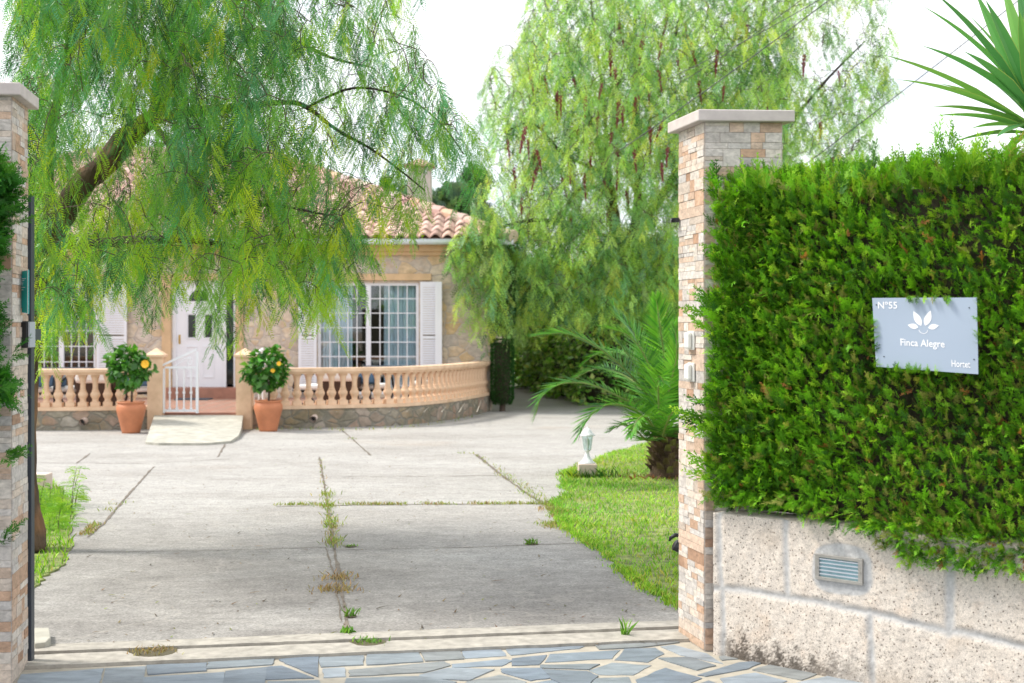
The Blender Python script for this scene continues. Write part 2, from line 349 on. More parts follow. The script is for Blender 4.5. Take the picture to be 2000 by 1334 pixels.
structure(MB().prism([(-14, 3.9), (14, 3.9), (14, line_at(sillA, sillB, 14)), (-14, line_at(sillA, sillB, -14))], -.045, -.007).build('mortar_bed', MT['mortar']))
Z7 = lambda z: [(a / 2.5, 800 + b / 2.5) for a, b in z]
Z8 = lambda z: [(600 + a / 2.5, 800 + b / 2.5) for a, b in z]
Z6 = lambda z: [(1200 + a / 2.5, 834 + b / 2.5) for a, b in z]
stones = [Z7([(110, 1292), (495, 1262), (482, 1310), (440, 1390), (80, 1390)]), Z7([(522, 1260), (700, 1250), (672, 1390), (496, 1390)]), Z7([(722, 1248), (1000, 1235), (1000, 1270), (735, 1290)]),
 Z7([(1022, 1233), (1330, 1216), (1318, 1240), (1020, 1260)]), Z7([(1110, 1276), (1290, 1256), (1280, 1390), (1095, 1390)]), Z7([(705, 1306), (1085, 1280), (1075, 1390), (690, 1390)]),
 Z7([(1370, 1218), (1545, 1204), (1545, 1300), (1400, 1238)]), Z7([(1310, 1256), (1385, 1249), (1525, 1305), (1310, 1312)]), Z7([(1315, 1325), (1545, 1318), (1580, 1390), (1300, 1390)]),
 Z8([(70, 1209), (265, 1200), (265, 1241), (80, 1252)]), Z8([(302, 1195), (530, 1180), (556, 1226), (302, 1242)]), Z8([(562, 1176), (725, 1166), (757, 1212), (588, 1223)]), Z8([(752, 1165), (930, 1156), (962, 1196), (782, 1209)]),
 Z8([(215, 1266), (660, 1228), (690, 1248), (560, 1278), (215, 1296)]), Z8([(85, 1264), (170, 1259), (178, 1298), (92, 1303)]), Z8([(965, 1157), (1370, 1142), (1320, 1165), (1180, 1174), (1005, 1194)]),
 Z8([(1400, 1139), (1740, 1120), (1812, 1136), (1640, 1154), (1435, 1166)]), Z8([(1195, 1192), (1520, 1172), (1478, 1210), (1170, 1228)]), Z8([(1560, 1166), (1690, 1160), (1735, 1190), (1650, 1228), (1510, 1216)]),
 Z8([(715, 1237), (960, 1216), (1000, 1224), (940, 1246), (725, 1253)]), Z8([(1010, 1214), (1160, 1196), (1120, 1240), (1010, 1244)]), Z8([(560, 1290), (700, 1260), (905, 1268), (780, 1318), (560, 1306)]),
 Z8([(955, 1264), (1130, 1260), (1185, 1303), (1080, 1318), (965, 1284)]), Z8([(1150, 1246), (1420, 1242), (1365, 1264), (1150, 1256)]), Z8([(1165, 1268), (1355, 1278), (1412, 1300), (1330, 1372), (1200, 1310)]), Z8([(1385, 1268), (1500, 1234), (1672, 1247), (1580, 1290), (1435, 1288)]),
 Z8([(200, 1312), (540, 1302), (720, 1330), (600, 1390), (190, 1390)]), Z8([(790, 1330), (930, 1296), (1060, 1330), (1000, 1395), (700, 1395)]), Z8([(1095, 1335), (1190, 1318), (1300, 1385), (1040, 1395)]), Z8([(1420, 1310), (1560, 1304), (1600, 1390), (1370, 1390)]),
 Z6([(235, 1070), (300, 1062), (440, 1100), (520, 1150), (330, 1108)]), Z6([(225, 1127), (360, 1122), (485, 1160), (390, 1182)]), Z6([(415, 1205), (600, 1148), (735, 1137), (640, 1175), (455, 1212)]), Z6([(522, 1120), (560, 1114), (595, 1126), (535, 1134)]), Z6([(685, 1185), (772, 1158), (985, 1195), (900, 1230)]), Z6([(528, 1226), (680, 1198), (835, 1238), (700, 1290), (560, 1270)]), Z6([(900, 1248), (1040, 1212), (1240, 1250), (1180, 1330), (900, 1320)]), Z6([(115, 1233), (240, 1174), (420, 1225), (290, 1280), (130, 1290)]), Z6([(330, 1290), (450, 1238), (640, 1300), (560, 1370), (320, 1370)])]
sm = MB()
slate_cols = [(.20, .24, .285), (.16, .195, .24), (.24, .28, .325), (.21, .24, .265), (.165, .195, .23), (.275, .31, .345), (.235, .25, .255)]
def slab(pts):
    cx = sum(p[0] for p in pts) / len(pts); cy = sum(p[1] for p in pts) / len(pts); pts = [(p[0] + .012 * (1 if p[0] > cx else -1), p[1] + .010 * (1 if p[1] > cy else -1)) for p in pts]
    c = random.choice(slate_cols); k = random.uniform(.85, 1.15); sm.col = tuple(x * k for x in c); z = random.uniform(-.004, 0)
    cx = sum(p[0] for p in pts) / len(pts); cy = sum(p[1] for p in pts) / len(pts)
    ring = []
    for i in range(len(pts)):
        a, b = pts[i], pts[(i + 1) % len(pts)]
        for t in (0, .35, .7):
            j = .006 if t else 0; ring.append((a[0] + (b[0] - a[0]) * t + random.uniform(-j, j), a[1] + (b[1] - a[1]) * t + random.uniform(-j, j)))
    sm.prism(ring, -.02, z, .008)
for s_ in stones: slab([tuple(gnd(*p)[:2]) for p in s_])
for r in range(12):                                       # the rest of the apron, out of the photograph
    yv = 6.62 - .34 * r - .04; xx = -6.0
    while xx < 4.5:
        wd = random.uniform(.3, .65); j = lambda: random.uniform(-.04, .04)
        if yv < 6.6: slab([(xx + j(), yv - .29 + j() * .5), (xx + wd - .05 + j(), yv - .29 + j() * .5), (xx + wd - .05 + j(), yv + j() * .3 - .02), (xx + j(), yv + j() * .3 - .02)])
        xx += wd
structure(sm.build('slate_paving', MT['slate'], color=True))

jm = MB()
def joint(pts, wd, z=.004):
    L = []
    P = [gnd(*p) for p in pts]
    for i in range(len(P) - 1):
        n = max(3, int((P[i + 1] - P[i]).length / .12))
        for k in range(n): L.append(P[i].lerp(P[i + 1], k / n))
    L.append(P[-1]); a, b = [], []
    for i, p in enumerate(L):
        d = (L[min(i + 1, len(L) - 1)] - L[max(i - 1, 0)]).normalized(); n = Vector((-d.y, d.x, 0)); w_ = wd * random.uniform(.35, 1.2); o_ = n * random.uniform(-.006, .006)
        q = p + o_; a.append((q.x + n.x * w_ / 2, q.y + n.y * w_ / 2, z)); b.append((q.x - n.x * w_ / 2, q.y - n.y * w_ / 2, z))
    k = len(L); jm.add(a + b, [(i, i + 1, k + i + 1, k + i) for i in range(k - 1)])
joint([(624, 893), (632, 940), (641, 990), (650, 1060), (662, 1120), (672, 1180), (680, 1242)], .030)
joint([(636, 1070), (652, 1120), (660, 1170), (668, 1215)], .012, .0048)
joint([(300, 912), (255, 962), (205, 1020), (170, 1050)], .028)
joint([(165, 1079), (400, 1076), (650, 1069)], .011)
joint([(540, 990), (640, 988), (780, 986), (900, 985), (1065, 984)], .030)
joint([(930, 888), (975, 925), (1030, 965), (1072, 990)], .05)
joint([(665, 838), (700, 868), (724, 890)], .03)
joint([(640, 932), (800, 931), (975, 929)], .02)
joint([(640, 1075), (900, 1070), (1170, 1060)], .012)
joint([(440, 868), (425, 893)], .03)
joint([(175, 886), (150, 905)], .03); joint([(70, 905), (300, 905), (450, 896)], .02)
structure(jm.build('driveway_joint', MT['joint']))

# lawns: soil sheets with ragged edges, blades as stuff
lawn_r = [gnd(*p)[:2] for p in [(1276, 867), (1235, 876), (1190, 890), (1150, 905), (1112, 918), (1098, 930), (1102, 950), (1112, 968), (1085, 985), (1092, 1012), (1104, 1032), (1128, 1048), (1150, 1062), (1178, 1076), (1192, 1092), (1212, 1112), (1240, 1134), (1262, 1152), (1290, 1165), (1326, 1190)]]
lawn_r = [tuple(p) for p in lawn_r] + [(1.35, 7.95), (9, 6.5), (12, 18), (6, 21.5), (3.4, 21.2)]
lawn_l = [tuple(gnd(*p)[:2]) for p in [(60, 1152), (84, 1135), (106, 1118), (128, 1098), (135, 1080), (140, 1060), (135, 1030), (142, 1002), (132, 975), (120, 955), (95, 938), (60, 930)]] + [(-6.4, 16.2), (-12, 15), (-12, 9), (-4.2, 8.6)]
def ragged(poly, n=5, amp=.035):
    o_ = []
    for i in range(len(poly)):
        a, b = poly[i], poly[(i + 1) % len(poly)]
        for k in range(n):
            t = k / n; o_.append((a[0] + (b[0] - a[0]) * t + RS.uniform(-amp, amp), a[1] + (b[1] - a[1]) * t + RS.uniform(-amp, amp)))
    return o_
lr, ll = ragged(lawn_r), ragged(lawn_l)
structure(MB().prism(lr, -.04, .012, .004).build('lawn', MT['soil'])); structure(MB().prism(ll, -.04, .012, .004).build('lawn', MT['soil']))
def blades(P, h, wd, lean=.6):
    n = len(P); ang = RS.rand(n) * 6.283; hh = h * (.5 + .9 * RS.rand(n)) if np.isscalar(h) else h
    d = np.stack([np.cos(ang), np.sin(ang), 0 * ang], 1); s = np.stack([-np.sin(ang), np.cos(ang), 0 * ang], 1) * wd
    ln = lean * RS.rand(n)[:, None]; up = np.zeros((n, 3)); up[:, 2] = 1
    V = np.stack([P - s / 2, P + s / 2, P + s * .35 + (up * .6 + d * ln * .35) * hh[:, None], P + (up + d * ln) * hh[:, None]], 1)
    return V
def scatter(poly, n, bb):
    o_ = np.zeros((0, 2))
    while len(o_) < n:
        q = RS.rand(n * 2, 2); q = np.stack([bb[0] + q[:, 0] * (bb[1] - bb[0]), bb[2] + q[:, 1] * (bb[3] - bb[2])], 1); o_ = np.concatenate([o_, q[in_poly(q[:, 0], q[:, 1], poly)]])
    return o_[:n]
gcols = [(.20, .44, .035), (.28, .53, .05), (.37, .56, .08), (.44, .46, .13), (.13, .32, .035)]
def fbm2(x, y, s):
    v = 0; a = 1
    for k in range(4):
        v = v + a * np.sin(x * s * 1.7 ** k + 1.3 * k + 2 * np.sin(y * s * .8 * 1.7 ** k + k)) * np.cos(y * s * 1.3 * 1.7 ** k - .7 * k); a *= .6
    return v
P2 = np.concatenate([scatter(lr, 42000, (0.3, 4.2, 7.7, 21)), scatter(lr, 6000, (3, 12, 7, 21))])
P2 = P2 + .02 * RS.randn(*P2.shape)
edge = []
for i in range(3500):
    k = RS.randint(0, 95); a = np.array(lr[k]); b = np.array(lr[k + 1]); edge.append(a + (b - a) * RS.rand() + .035 * RS.randn(2))
P2 = np.concatenate([P2, np.array(edge)])
Z = np.full((len(P2), 1), .008); gc = palette(len(P2), gcols, [3, 4, 3, 1.6, 2], .15); f = fbm2(P2[:, 0], P2[:, 1], 2.1)[:, None]
gc = gc * (1 + .16 * f); gc[:, 0] *= (1 + .14 * fbm2(P2[:, 0], P2[:, 1], 1.1))
hh = (.034 + .012 * fbm2(P2[:, 0], P2[:, 1], 1.6)) * (.5 + .9 * RS.rand(len(P2))); hh = np.maximum(hh, .012)
o = npmesh('grass', blades(np.concatenate([P2, Z], 1), hh, .010, 1.0), np.repeat(gc, 4, axis=0), MT['grass']); o['kind'] = 'stuff'
P2 = np.concatenate([scatter(ll, 9000, (-6, -3, 8.6, 16.4)), scatter(ll, 1500, (-12, -5, 8, 16))]); Z = np.full((len(P2), 1), .008)
gc = palette(len(P2), gcols, [4, 4, 2, .6, 3], .15)
hh = .045 * (.4 + 1.2 * RS.rand(len(P2)))
o = npmesh('grass', blades(np.concatenate([P2, Z], 1), hh, .012, .9), np.repeat(gc, 4, axis=0), MT['grass']); o['kind'] = 'stuff'

# fallen leaves and grit on the drive and sill
n = 700; q = np.stack([RS.uniform(-3.4, 1.6, n), 7.6 + 14 * RS.rand(n) ** 1.6, np.full(n, .012)], 1); q[:, 0] *= q[:, 1] / 11; keep = ~in_poly(q[:, 0], q[:, 1], lr) & ~in_poly(q[:, 0], q[:, 1], ll); q = q[keep]
V = blades(q, .022 * (.4 + RS.rand(len(q))), .012, 3.5); V[..., 2] = .006 + (V[..., 2] - .012) * .25
o = npmesh('leaf_litter', V, np.repeat(palette(len(q), [(.16, .10, .06), (.24, .17, .09), (.09, .07, .05), (.22, .26, .07)], [3, 2, 3, 1], .2), 4, axis=0), MT['grass']); o['kind'] = 'stuff'
# weeds along the joints (uncountable) and single tufts
wp, wc, wh = [], [], []
def weed(px, py, n, sx, sy, h, kind=0):
    c = gnd(px, py); cols = ([(.26, .36, .07), (.20, .30, .06), (.38, .34, .14)], [(.36, .25, .14), (.30, .22, .10), (.34, .30, .14)], [(.14, .30, .04), (.20, .38, .06), (.10, .24, .03)])[kind]
    q = np.stack([c.x + sx * RS.randn(n), c.y + sy * RS.randn(n), np.full(n, .004)], 1)
    wp.append(q); wc.append(palette(n, cols, [1, 1, 1], .2)); wh.append(h * (.3 + RS.rand(n)))
for y in range(900, 1070, 6): weed(625 + (y - 895) * .16 + RS.randn() * 1.5, y, 14 if y > 955 else 4, .03, .05, .035, 0 if RS.rand() < .75 else 1)
for a in ((640, 968, 60, .05), (640, 990, 70, .045), (648, 1020, 60, .045), (649, 1030, 60, .04), (653, 1060, 70, .04)): weed(a[0], a[1], a[2], a[3], .08, .04, 0)
for x in list(range(540, 640, 9)) + list(range(680, 790, 8)) + list(range(830, 880, 8)) + list(range(920, 1070, 7)): weed(x, 987 - (x - 540) * .004, int(RS.randint(6, 26)), .045, .03, .03, 0 if RS.rand() < .7 else 1)
for i in range(24):
    t = i / 23; weed(930 + 142 * t + RS.randn() * 3, 888 + 100 * t, int(6 + 26 * t * t), .03 + .03 * t, .06, .035, 0)
for i in range(22): weed(1066 + RS.rand() * 50, 986 + RS.rand() * 46, 45, .05, .07, .035, 0 if RS.rand() < .8 else 1)
for a in ((660, 1130, 110), (658, 1153, 150)): weed(a[0], a[1], a[2], .07, .07, .035, 1)
for i in range(14): weed(185 - i * 1.3 + RS.randn() * 2, 1025 + i * 1.6, 16, .03, .05, .03, 1 if i % 2 else 0)
for a in ((235, 985), (690, 858), (668, 842), (905, 886), (980, 930), (216, 998)): weed(a[0], a[1], 16, .05, .06, .035, 0)
for i in range(26): weed(480 + i * 18.4, (837 - max(0, i - 12) ** 2 * .17) + 3, 7, .08, .05, .05, 0)
q = np.concatenate(wp); o = npmesh('joint_weeds', blades(q, np.concatenate(wh), .009, 1.2), np.repeat(np.concatenate(wc), 4, axis=0), MT['grass']); o['kind'] = 'stuff'
def tuft(px, py, n, spread, h, label, kind=2, wd=.010):
    global wp, wc, wh
    wp, wc, wh = [], [], []; weed(px, py, n, spread, spread * .8, h, kind)
    V = blades(wp[0], wh[0], wd, 1.1); c = gnd(px, py); r = wp[0].std(0)[0] * 2.2; d = [(c.x + r * math.cos(a) * (.8 + .4 * RS.rand()), c.y + r * math.sin(a), .0065 if py < 1250 else .0135) for a in np.arange(12) * math.pi / 6]
    disc = [[(c.x, c.y, d[0][2]), d[k], d[k + 1], d[(k + 2) % 12]] for k in range(0, 12, 2)]
    o = npmesh('weed_tuft', np.concatenate([V, np.array(disc)]), np.concatenate([np.repeat(wc[0], 4, axis=0), np.tile([[.16, .14, .09]], (24, 1))]), MT['grass']); tag(o, label, 'weed', 'weeds growing out of the drive')
tuft(1220, 1243, 22, .012, .11, 'slender upright green weed on the sill in front of the right pillar')
tuft(718, 1258, 90, .045, .032, 'low green grass tuft on the sill at the end of the centre joint')
tuft(680, 1238, 26, .015, .035, 'small broad-leaved weed at the street end of the centre joint', wd=.03)
tuft(685, 1205, 22, .02, .05, 'feathery weed leaning right beside the centre joint')
tuft(1038, 1063, 46, .03, .04, 'lone green weed on the bare slab near the lawn')
tuft(685, 1068, 24, .03, .02, 'flat green sprig lying right of the centre joint')
tuft(303, 1276, 120, .06, .03, 'dry brown tuft on the sill near the left gate post', 1)

# ------------------------------------------------------------------ gate pillars of tile
TILE = [((.62, .565, .52), 9), ((.68, .61, .54), 7), ((.56, .52, .49), 4), ((.61, .46, .36), 4), ((.55, .36, .25), 2.4), ((.59, .42, .31), 3), ((.44, .27, .18), .8), ((.62, .52, .44), 5)]
def tile_face(m, A, B, z0, z1):
    A, B = Vector(A), Vector(B); u = (B - A).normalized(); L = (B - A).length; n = Vector((u.y, -u.x, 0))
    def put(a, b, c, d):
        col = random.choices([t[0] for t in TILE], [t[1] for t in TILE])[0]; k = random.uniform(.88, 1.12); m.col = tuple(min(.8, x * k) for x in col)
        e = random.uniform(.001, .006); g = .0012
        m.obox(A + u * (a + g) + Vector((0, 0, c + g)), u, Vector((0, 0, 1)), n, b - a - 2 * g, d - c - 2 * g, e)
    def split(a, b, c, d):
        wq, hq = b - a, d - c
        if hq > .10 and wq > .24 or hq > .07 and (wq < .28 or random.random() < .5) and random.random() < .72 and not (wq < .07):
            t = c + hq * random.uniform(.35, .65); split(a, b, c, t); split(a, b, t, d)
        elif wq > .15 and random.random() < .8:
            t = a + wq * random.uniform(.3, .7); split(a, t, c, d); split(t, b, c, d)
        elif hq > .05 and wq > .09 and random.random() < .5:
            t = c + hq * random.uniform(.35, .65); split(a, b, c, t); split(a, b, t, d)
        else: put(a, b, c, d)
    z = z0
    while z < z1 - .01:
        h = min(.15, z1 - z); split(.003, L - .003, z, z + h); z += .15
def gate_pillar(foot, top, thick, over, label):
    c = sum((Vector((p[0], p[1], 0)) for p in foot), Vector()) / 4
    t = thing('gate_pillar', label, 'gate pillar', (c.x, c.y, 0), 'tiled gate pillars')
    core = MB(); core.col = (.50, .44, .39); core.prism(foot, -.03, top - thick); core.build('shaft', MT['tile'], t, color=True)
    m = MB()
    for i in range(4): tile_face(m, (*foot[i], 0), (*foot[(i + 1) % 4], 0), .0, top - thick)
    m.build('tile_facing', MT['tile'], t, color=True)
    o_ = []
    for i in range(4):
        p = Vector((*foot[i], 0)); e1 = (p - Vector((*foot[i - 1], 0))).normalized(); e2 = (p - Vector((*foot[(i + 1) % 4], 0))).normalized(); q = p + (e1 + e2) * over; o_.append((q.x, q.y))
    MB().prism(o_, top - thick, top).build('cap', MT['capstone'], t, bevel=.006)
    return t
FR = [(1.036, 7.44), (1.46, 7.47), (1.37, 7.88), (.948, 7.85)]
gate_pillar(FR, 2.905, .062, .05, 'tall tiled gate pillar at the right end of the gateway, beside the clipped hedge')
FL = [(-2.86, 6.72), (-2.446, 6.76), (-2.500, 7.13), (-2.91, 7.10)]
gate_pillar(FL, 2.93, .062, .05, 'tiled gate pillar at the left edge of the gateway, behind the dark guide post')

# things on the pillars
def rbox(m, o, u, n, wd, h, d):                          # box on a face: o lower corner
    m.obox(o, u, Vector((0, 0, 1)), n, wd, h, d)
uL = (Vector((.948, 7.85, 0)) - Vector((1.036, 7.44, 0))).normalized(); nL = Vector((-uL.y, uL.x, 0)); nL = nL if nL.x < 0 else -nL
for py, lab in ((665, 'upper of the two small white plastic boxes on the right gate pillar'), (727, 'lower of the two small white plastic boxes on the right gate pillar')):
    z = EYE - (py - HY) * 7.6 / F; p = Vector((1.036, 7.44, 0)) + uL * .135 + nL * .004
    t = thing('wall_box', lab, 'wall box', (p.x, p.y, z - .05), 'white boxes on the right gate pillar')
    m = MB(); rbox(m, Vector((p.x, p.y, z - .052)), uL, nL, .10, .104, .012); m.build('back_plate', MT['white_plastic'], t, bevel=.005)
    m = MB(); q = p + uL * .012 + nL * .012; rbox(m, Vector((q.x, q.y, z - .046)), uL, nL, .076, .092, .026); m.build('cover', MT['white_plastic'], t, bevel=.012)
# small dark bracket at the back edge
p = at(1321, 430, 7.84); m = MB(); m.box(p.x - .03, p.x + .012, 7.82, 7.87, p.z - .012, p.z + .012); m.tube([(p.x - .022, 7.845, p.z), (p.x - .022, 7.80, p.z - .005)], .012, 8)
tag(m.build('bracket', MT['black']), 'tiny black bracket on the drive side edge of the right gate pillar', 'bracket')
# garden spotlight peeping out behind the pillar
p = at(1322, 1060, 8.3); t = thing('garden_spotlight', 'black garden spotlight peeping out low behind the right gate pillar', 'spotlight', (p.x, p.y, 0))
m = MB(); m.tube([(p.x + .03, p.y, 0), (p.x + .03, p.y, p.z - .03)], .008, 8); m.build('stake', MT['black'], t, True)
m = MB(); m.tube([(p.x + .06, p.y + .02, p.z - .045), (p.x + .02, p.y, p.z - .03), (p.x - .012, p.y - .01, p.z - .012)], [.022, .032, .034], 14); m.build('lamp_head', MT['black'], t, True)
m = MB()
for k in range(9):
    a = math.pi * (.15 + .7 * k / 8)
    pass
m.tube([(p.x + .02, p.y - .02, p.z + .045), (p.x - .01, p.y - .02, p.z + .05), (p.x - .04, p.y - .02, p.z + .032), (p.x - .048, p.y - .02, p.z + .012)], [.012, .013, .011, .006], 8); m.build('hood', MT['black'], t, True)
# guide post of the sliding gate
m = MB(); px_ = -2.489
m.box(px_ - .036, px_ + .003, 7.15, 7.20, 0, 2.42); tag(m.build('gate_post', MT['dark_metal'], bevel=.003), 'slim dark grey metal gate post beside the left tiled pillar', 'gate post')
t = thing('intercom', 'black intercom box with a grey edge beside the left gate pillar', 'intercom', (-2.45, 6.99, 1.63))
a, b = at(33, 680, 6.97), at(54, 627, 6.97)
MB().box(-2.488, b.x, 6.97, 7.05, a.z, b.z).build('housing', MT['black'], t, bevel=.008)
MB().box(b.x + .0005, b.x + .012, 6.972, 7.05, a.z + .004, b.z - .004).build('side_panel', MT['grey_plastic'], t, bevel=.003)
MB().box(-2.44, b.x + .006, 7.05, 7.15, a.z + .04, b.z - .04).build('mount', MT['dark_metal'], t)
# teal plaque
t = thing('plaque', 'narrow teal plaque with small white writing above the intercom', 'plaque', (-2.46, 6.95, 1.9))
A, B, C_, D = at(37, 610, 6.99), at(55, 613, 6.93), at(55, 527, 6.93), at(37, 530, 6.99)
def slabq(m, A, B, C, D, th):
    n = (B - A).cross(D - A).normalized(); q = [A, B, C, D]; return m.add(q + [x - n * th for x in q], [(0, 1, 2, 3), (7, 6, 5, 4), (1, 0, 4, 5), (2, 1, 5, 6), (3, 2, 6, 7), (0, 3, 7, 4)])
slabq(MB(), A, B, C_, D, .006).build('panel', MT['teal'], t)
def bil(u, v, e=0):
    p = A.lerp(B, u).lerp(D.lerp(C_, u), v); n = (B - A).cross(D - A).normalized(); return p + n * e
m = MB()
for (u0, u1, v0, v1) in ((.0, 1, .0, .012), (0, 1, .988, 1), (0, .05, .012, .988), (.95, 1, .012, .988), (.2, .8, .8, .815), (.3, .6, .76, .772), (.25, .5, .7, .712), (.2, .45, .66, .67), (.25, .7, .60, .612), (.2, .5, .54, .552)):
    if v1 - v0 < .02 and 0 < v0 < .98:
        n_ = 4
        for k in range(n_):
            ua, ub = u0 + (u1 - u0) * k / n_, u0 + (u1 - u0) * (k + .72) / n_; slabq(m, bil(ua, v0, .0015), bil(ub, v0, .0015), bil(ub, v1, .0015), bil(ua, v1, .0015), .001)
    else: slabq(m, bil(u0, v0, .0015), bil(u1, v0, .0015), bil(u1, v1, .0015), bil(u0, v1, .0015), .001)
m.build('lettering', MT['lettering'], t)
m = MB()
for v in (.02, .98):
    e = bil(0, v); m = MB(); m.tube([(-2.49, 7.0, e.z), (e.x + .03, e.y + .004, e.z)], .005, 6); m.build('bracket', MT['grey_plastic'], t)
# white block at the foot of the left post
q = [gnd(68, 1275), gnd(90, 1272), gnd(99, 1262), gnd(96, 1243), gnd(66, 1243)]
tag(MB().prism([tuple(p[:2]) for p in q], 0, .05).build('stone_block', MT['ramp'], bevel=.006), 'low white block on the drive at the foot of the dark gate post', 'stone block')

# ------------------------------------------------------------------ street wall of limestone blocks
def seg_d(p, a, b):
    ab = b - a; t = np.clip(((p - a) @ ab) / (ab @ ab), 0, 1); return np.linalg.norm(p - (a + t[:, None] * ab), axis=1)
def rnoise(S, Zc, sc, seed):
    r = np.random.RandomState(seed); v = 0; a = 1
    for k in range(5):
        for q in range(3):
            ang = r.rand() * 6.28; v = v + a * np.sin((S * math.cos(ang) + Zc * math.sin(ang)) * sc * 1.9 ** k + r.rand() * 6.28)
        a *= .6
    return v / 4
lo = [wall_sz(*p) for p in [(1395, 1150), (1440, 1152), (1500, 1160), (1560, 1166), (1690, 1196), (1850, 1228), (2000, 1262), (2300, 1330)]]
joints = [(lo, .021)] + [([wall_sz(1535, 1000), wall_sz(1538, 1165)], .022), ([wall_sz(1852, 1040), wall_sz(1856, 1230)], .030), ([wall_sz(1700, 1196), wall_sz(1708, 1345)], .022), ([wall_sz(1408, 990), wall_sz(1412, 1300)], .020), ([wall_sz(2120, 1290), wall_sz(2120, 1450)], .03), ([wall_sz(2260, 1100), wall_sz(2240, 1320)], .03)]
Lw, Hw = 4.6, .75; ns, nz_ = 560, 110
S, ZZ = np.meshgrid(np.linspace(0, Lw, ns), np.linspace(-.03, Hw, nz_)); S, ZZ = S.ravel(), ZZ.ravel()
wob = .012 * rnoise(S, ZZ, 9, 3); pp = np.stack([S + wob, ZZ + .012 * rnoise(S, ZZ, 9, 4)], 1); mor = np.zeros(len(S))
for pl, wd in joints:
    for i in range(len(pl) - 1):
        d = seg_d(pp, np.array(pl[i]), np.array(pl[i + 1])); mor = np.maximum(mor, np.clip((wd * .8 - d) / .026 + .5, 0, 1) * .92)
cv = np.array(wall_sz(1648, 1112)); hw2 = (wall_sz(1708, 1112)[0] - wall_sz(1590, 1112)[0]) / 2; dv = (np.abs((pp[:, 0] - cv[0]) / hw2) ** 3 + np.abs((pp[:, 1] - cv[1]) / .125) ** 3) ** (1 / 3)
patch = np.clip((1.0 - dv) / .09 + .5, 0, 1); mor = np.maximum(mor, patch)
foot = np.clip((.10 - ZZ + .03 * rnoise(S, ZZ, 5, 8) + .06 * rnoise(S, ZZ, 60, 9) + .03 * RS.randn(len(S))) / .07, 0, 1) * .85 * np.clip((S - .02) / .1, 0, 1) * np.clip((1.05 - S) / .5, .25, 1)
disp = (1 - mor) * (.009 + .004 * rnoise(S, ZZ, 7, 1) + .0022 * rnoise(S, ZZ, 70, 2) - .010 * (rnoise(S, ZZ, 120, 12) > 1.15)) + mor * .003 * rnoise(S, ZZ, 60, 5) + patch * .010
PW = np.array(WP) + S[:, None] * np.array(WD) + disp[:, None] * np.array(WN); PW[:, 2] = ZZ
me = bpy.data.meshes.new('stone_wall'); idx = np.arange(ns * nz_).reshape(nz_, ns)
fq = np.stack([idx[:-1, :-1], idx[:-1, 1:], idx[1:, 1:], idx[1:, :-1]], -1).reshape(-1, 4).tolist()
back = [tuple(wall_pt(s, z, -.35)) for z in (-.03, Hw) for s in (0, Lw)]; nb = len(PW)
fq += [(nb, nb + 2, nb + 3, nb + 1), tuple(idx[-1].tolist()) + (nb + 3, nb + 2)]
me.from_pydata(PW.tolist() + back, [], fq); me.update()
ca = me.color_attributes.new('Col', 'FLOAT_COLOR', 'POINT'); cc = np.zeros((len(PW) + 4, 4), np.float32); cc[:len(PW), 0] = mor; cc[:len(PW), 1] = foot; cc[:, 3] = 1; ca.data.foreach_set('color', cc.ravel())
me.shade_smooth(); tag(link('stone_wall', me, MT['limestone'], None), 'low wall of rough pinkish limestone blocks with grey mortar under the hedge', 'stone wall')
# brick light in the wall
vq = [wall_sz(*p) for p in [(1597, 1129), (1689, 1143), (1689, 1093), (1597, 1078)]]
sA, sB = vq[0][0], vq[1][0]; zA = (vq[0][1] + vq[1][1]) / 2 ; zB = (vq[2][1] + vq[3][1]) / 2
t = thing('wall_light', 'steel framed louvred wall light set in the limestone wall', 'wall light', wall_pt((sA + sB) / 2, zA, .01))
def fr(m, s0, s1, z0, z1, d0, d1): m.obox(wall_pt(s0, z0, d0), WD, Vector((0, 0, 1)), WN, s1 - s0, z1 - z0, d1 - d0)
m = MB(); b_ = .016; e_ = .028
fr(m, sA, sB, zB - b_, zB, .012, .026); fr(m, sA, sB, zA, zA + b_, .012, .026); fr(m, sA, sA + e_ * .8, zA + b_, zB - b_, .012, .026); fr(m, sB - e_ * .8, sB, zA + b_, zB - b_, .012, .026); m.build('frame', MT['steel'], t, bevel=.001)
m = MB(); fr(m, sA + .02, sB - .02, zA + b_, zB - b_, .010, .014); m.build('lens', MT['lens'], t)
for k in range(5):
    z = zA + b_ + (zB - zA - 2 * b_) * (k + .6) / 5.2; m = MB(); fr(m, sA + .0225, sB - .0225, z, z + .006, .0142, .0235); m.build('louvre', MT['grey_plastic'], t)
for s in (sA + .011, sB - .011):
    m = MB(); c = wall_pt(s, (zA + zB) / 2, .026); m.tube([c, c + WN * .003], .005, 10); m.build('screw', MT['steel'], t)

# ------------------------------------------------------------------ clipped cypress hedges
def spray_template(nb=9, ln=.12, wd=.0034, br=.36, an=27):
    q = []
    def leaf(a, d, n, L, w_):
        a, d = np.array(a), np.array(d) / np.linalg.norm(d); s = np.cross(d, n); s = s / np.linalg.norm(s) * w_
        q.append([a, a + d * L * .45 + s, a + d * L, a + d * L * .45 - s])
    n = np.array([0, 0, 1.0]); leaf((0, 0, 0), (0, 1, 0), n, ln, wd)
    for i in range(nb):
        t = (i + .6) / nb
        for sd in (-1, 1):
            L = ln * br * (1 - t * .72) * (.6 + .7 * RS.rand()); a = (0, ln * t * .92, 0); ang = math.radians(an + 14 * RS.rand()); d = np.array((sd * math.sin(ang), math.cos(ang), .30 * RS.randn()))
            leaf(a, d, n, L, wd * .8)
            if L > .025:
                for k in (.4, .7):
                    for s2 in (-1, 1): leaf(np.array(a) + d * L * k, d + np.array((s2 * .55 * d[1], -s2 * .55 * d[0], 0)), n, L * .42, wd * .62)
    return np.array(q)
